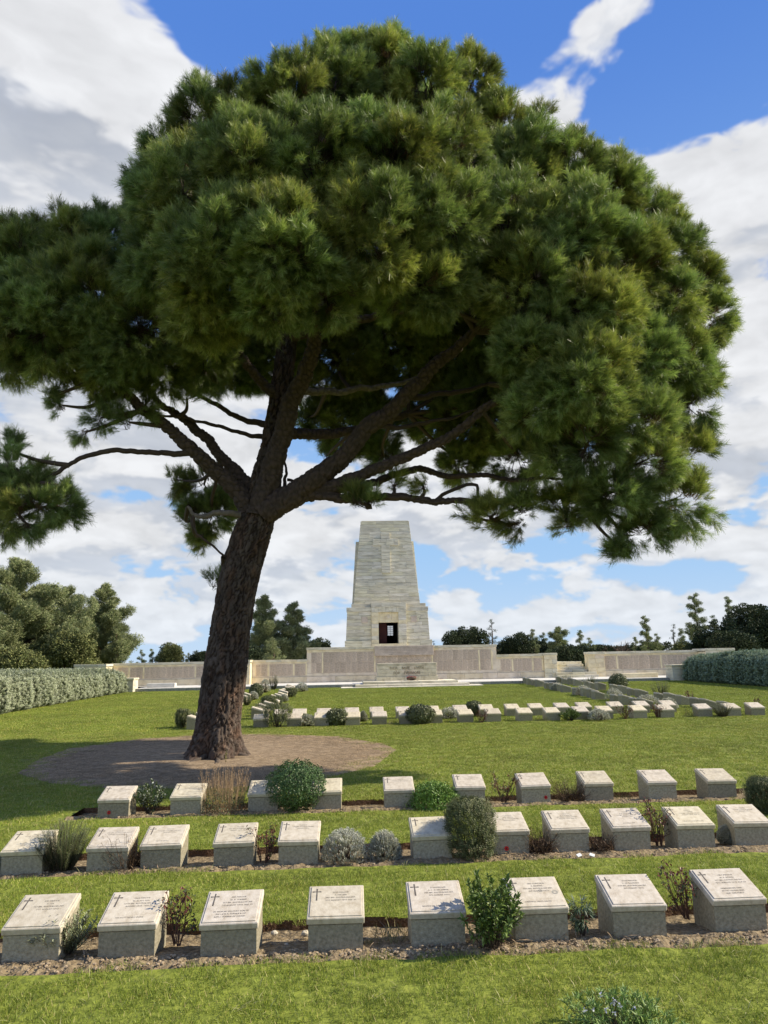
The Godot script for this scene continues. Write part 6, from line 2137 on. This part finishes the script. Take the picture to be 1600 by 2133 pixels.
const LITTER := [[1.42, -6.19, 60, 0.35], [0.88, -6.16, 40, 0.30], [1.96, -6.21, 40, 0.25], [-2.73, -11.26, 40, 0.30], [2.34, -11.33, 50, 0.30], [2.11, -8.53, 50, 0.30], [-2.33, -8.43, 40, 0.35], [4.88, -11.25, 30, 0.30], [2.79, -8.45, 30, 0.20], [-2.13, -6.25, 20, 0.30], [0.36, -6.37, 25, 0.30], [1.93, -8.46, 30, 0.30]]
const FAR := [
	["pine_tree", "tallest broad pine at the left edge, behind the silvery hedge", "pine", -21.77, -49.0, 9.17, 4.69, "pines behind the left hedge"],
	["pine_tree", "slim pine between the tall edge pine and the pointed pine, left", "pine", -21.08, -56.0, 8.11, 3.51, "pines behind the left hedge"],
	["pine_tree", "pointed pine nearest the left end of the memorial wall", "pine", -17.90, -55.0, 8.26, 2.99, "pines behind the left hedge"],
	["pine_tree", "low pine half hidden at the extreme left edge above the hedge", "pine", -22.16, -45.0, 5.77, 2.82, "pines behind the left hedge"],
	["bush", "round yellow green bush below the pines, against the left hedge", "bush", -17.26, -47.0, 4.39, 1.71, "bushes behind the left hedge"],
	["bush", "wide yellow green bush at the left edge, just above the hedge", "bush", -19.03, -43.5, 3.08, 2.01, "bushes behind the left hedge"],
	["small_tree", "tiny sparse tree just right of the left pines, above the wall", "pine", -23.15, -85.0, 4.09, 0.73, "small trees above the left wing"],
	["small_tree", "little thin tree between its two neighbours above the left wing wall", "pine", -22.07, -85.0, 4.17, 0.62, "small trees above the left wing"],
	["small_tree", "yellow green rounded small tree standing above the left wing wall", "bush", -20.20, -85.0, 4.52, 1.46, "small trees above the left wing"],
	["small_tree", "small feathery tree right of the rounded one above the left wing", "pine", -18.16, -85.0, 3.67, 0.84, "small trees above the left wing"],
	["bush", "dark dome of a bush above the wall, touching the trunk's left side", "bush", -16.31, -85.0, 3.53, 1.40, "small trees above the left wing"],
	["pine_tree", "left one of the two pointed pines between trunk and tower", "pine", -6.70, -62.0, 7.69, 2.25, "pines between trunk and tower"],
	["pine_tree", "right one of the two pointed pines between trunk and tower", "pine", -4.82, -63.0, 7.25, 2.08, "pines between trunk and tower"],
	["pine_tree", "lower pine right of the pointed pair, left of the tower", "pine", -3.48, -66.0, 5.13, 1.35, "pines between trunk and tower"],
	["bush", "small round bush nearest the tower's left side above the wall", "bush", -2.35, -68.0, 4.27, 0.67, "pines between trunk and tower"],
	["pine_tree", "young light green pine in front of the pointed pair, above the wall", "pine", -5.33, -55.0, 4.00, 0.91, "pines between trunk and tower"],
	["bush", "dark bush just right of the trunk at the foot of the pines", "bush", -7.06, -57.0, 3.35, 1.13, "pines between trunk and tower"],
	["cypress", "tiny dark spike right beside the tower's right side", "fir", 8.79, -72.0, 4.15, 0.17, "trees right of the tower"],
	["fir_tree", "small dark fir next to the tower, left of the dark round tree", "fir", 9.67, -72.0, 4.69, 0.57, "trees right of the tower"],
	["round_tree", "wide dark round tree just right of the tower", "bush", 11.66, -70.0, 5.23, 2.31, "trees right of the tower"],
	["fir_tree", "tall dark fir rising between two dark round trees", "fir", 13.69, -68.0, 5.96, 1.39, "trees right of the tower"],
	["round_tree", "dark round tree right of the tall fir, above the right wall", "bush", 16.32, -70.0, 4.51, 2.08, "trees right of the tower"],
	["fir_tree", "narrow dark fir, smallest of the group above the right wall", "fir", 18.78, -76.0, 4.58, 0.45, "trees right of the tower"],
	["pine_tree", "dark slender pine left of the feathery one, above the right wing", "pine", 18.24, -70.0, 5.03, 1.02, "trees right of the tower"],
	["pine_tree", "thin pale pine behind its neighbours, above the right wing", "pine", 20.91, -76.0, 4.94, 0.90, "trees right of the tower"],
	["pine_tree", "broad feathery pine just left of the stairs gap", "pine", 19.47, -66.0, 4.88, 1.74, "trees right of the tower"],
	["pine_tree", "thin leaning pine right above the stairs", "pine", 22.07, -68.0, 4.70, 0.99, "trees above the stairs"],
	["pine_tree", "small thin pine right of the leaning one, above the stairs", "pine", 23.19, -68.0, 4.14, 0.90, "trees above the stairs"],
	["bush", "green bush seen in the gap at the top of the stairs", "bush", 18.13, -57.0, 2.90, 1.69, "trees above the stairs"],
	["bare_tree", "leafless grey tree above the right wing, wider one", "bare", 27.50, -72.0, 3.82, 1.33, "leafless trees above the right wing"],
	["bare_tree", "leafless grey tree above the right wing, smaller left one", "bare", 25.95, -72.0, 3.47, 0.86, "leafless trees above the right wing"],
	["pine_tree", "pointed pine standing alone in mid right wing, right of leafless trees", "pine", 26.84, -64.0, 5.91, 1.14, "pines above the right wing"],
	["pine_tree", "small low pine right of the lone pointed pine", "pine", 28.55, -66.0, 4.16, 0.87, "pines above the right wing"],
	["fir_tree", "dark narrow fir between two pines above the right wing", "fir", 28.28, -62.0, 4.97, 0.65, "pines above the right wing"],
	["pine_tree", "tall open pine with upswept boughs at the right", "pine", 28.65, -58.0, 7.35, 1.61, "pines above the right wing"],
	["pine_tree", "thin tall pine tip rising behind the dark trees at the right", "pine", 34.78, -64.0, 7.34, 0.84, "pines above the right wing"],
	["pine_tree", "short pine tip left of the tall thin one, behind dark trees", "pine", 33.33, -64.0, 5.64, 0.51, "pines above the right wing"],
	["bush", "yellow green low bush on top of the right wing wall", "bush", 26.14, -56.0, 3.04, 0.81, "bushes above the right wing"],
	["round_tree", "dark broad tree left of the biggest one, above the right hedge", "bush", 27.70, -54.0, 4.69, 1.96, "dark trees behind the right hedge"],
	["round_tree", "biggest dark round tree at the right edge above the hedge", "bush", 30.23, -52.0, 5.53, 2.92, "dark trees behind the right hedge"],
	["round_tree", "low dark tree in front of the biggest one, above right hedge", "bush", 27.46, -50.0, 3.68, 1.98, "dark trees behind the right hedge"],
	["bush", "low green bush in the tree line below the slender dark pine", "bush", 19.49, -74.0, 3.72, 1.95, "low bushes in the tree line"],
	["bush", "low green bush in the tree line left of the stairs gap, beneath feathery pine", "bush", 20.60, -71.0, 3.45, 1.87, "low bushes in the tree line"],
	["bush", "low bush in the tree line right of the stairs gap", "bush", 25.44, -73.0, 3.12, 1.69, "low bushes in the tree line"],
	["bush", "low bush in the tree line below the leafless trees", "bush", 29.32, -76.0, 3.10, 2.01, "low bushes in the tree line"],
	["bush", "low bush in the tree line at the foot of the lone pointed pine", "bush", 30.00, -70.0, 3.35, 1.62, "low bushes in the tree line"],
	["pine_tree", "small pine between the leafless trees and the lone pointed pine", "pine", 29.76, -74.0, 4.13, 0.73, "pines above the right wing"],
	["pine_tree", "small pine at the foot of the tall open pine, left side", "pine", 29.16, -62.0, 4.42, 0.82, "pines above the right wing"],
	["pine_tree", "low full pine filling the gap between the three left pines", "pine", -20.18, -50.0, 5.70, 2.48, "pines behind the left hedge"],
	["pine_tree", "low full pine at the right foot of the left pine group", "pine", -16.31, -53.0, 5.21, 1.22, "pines behind the left hedge"]]
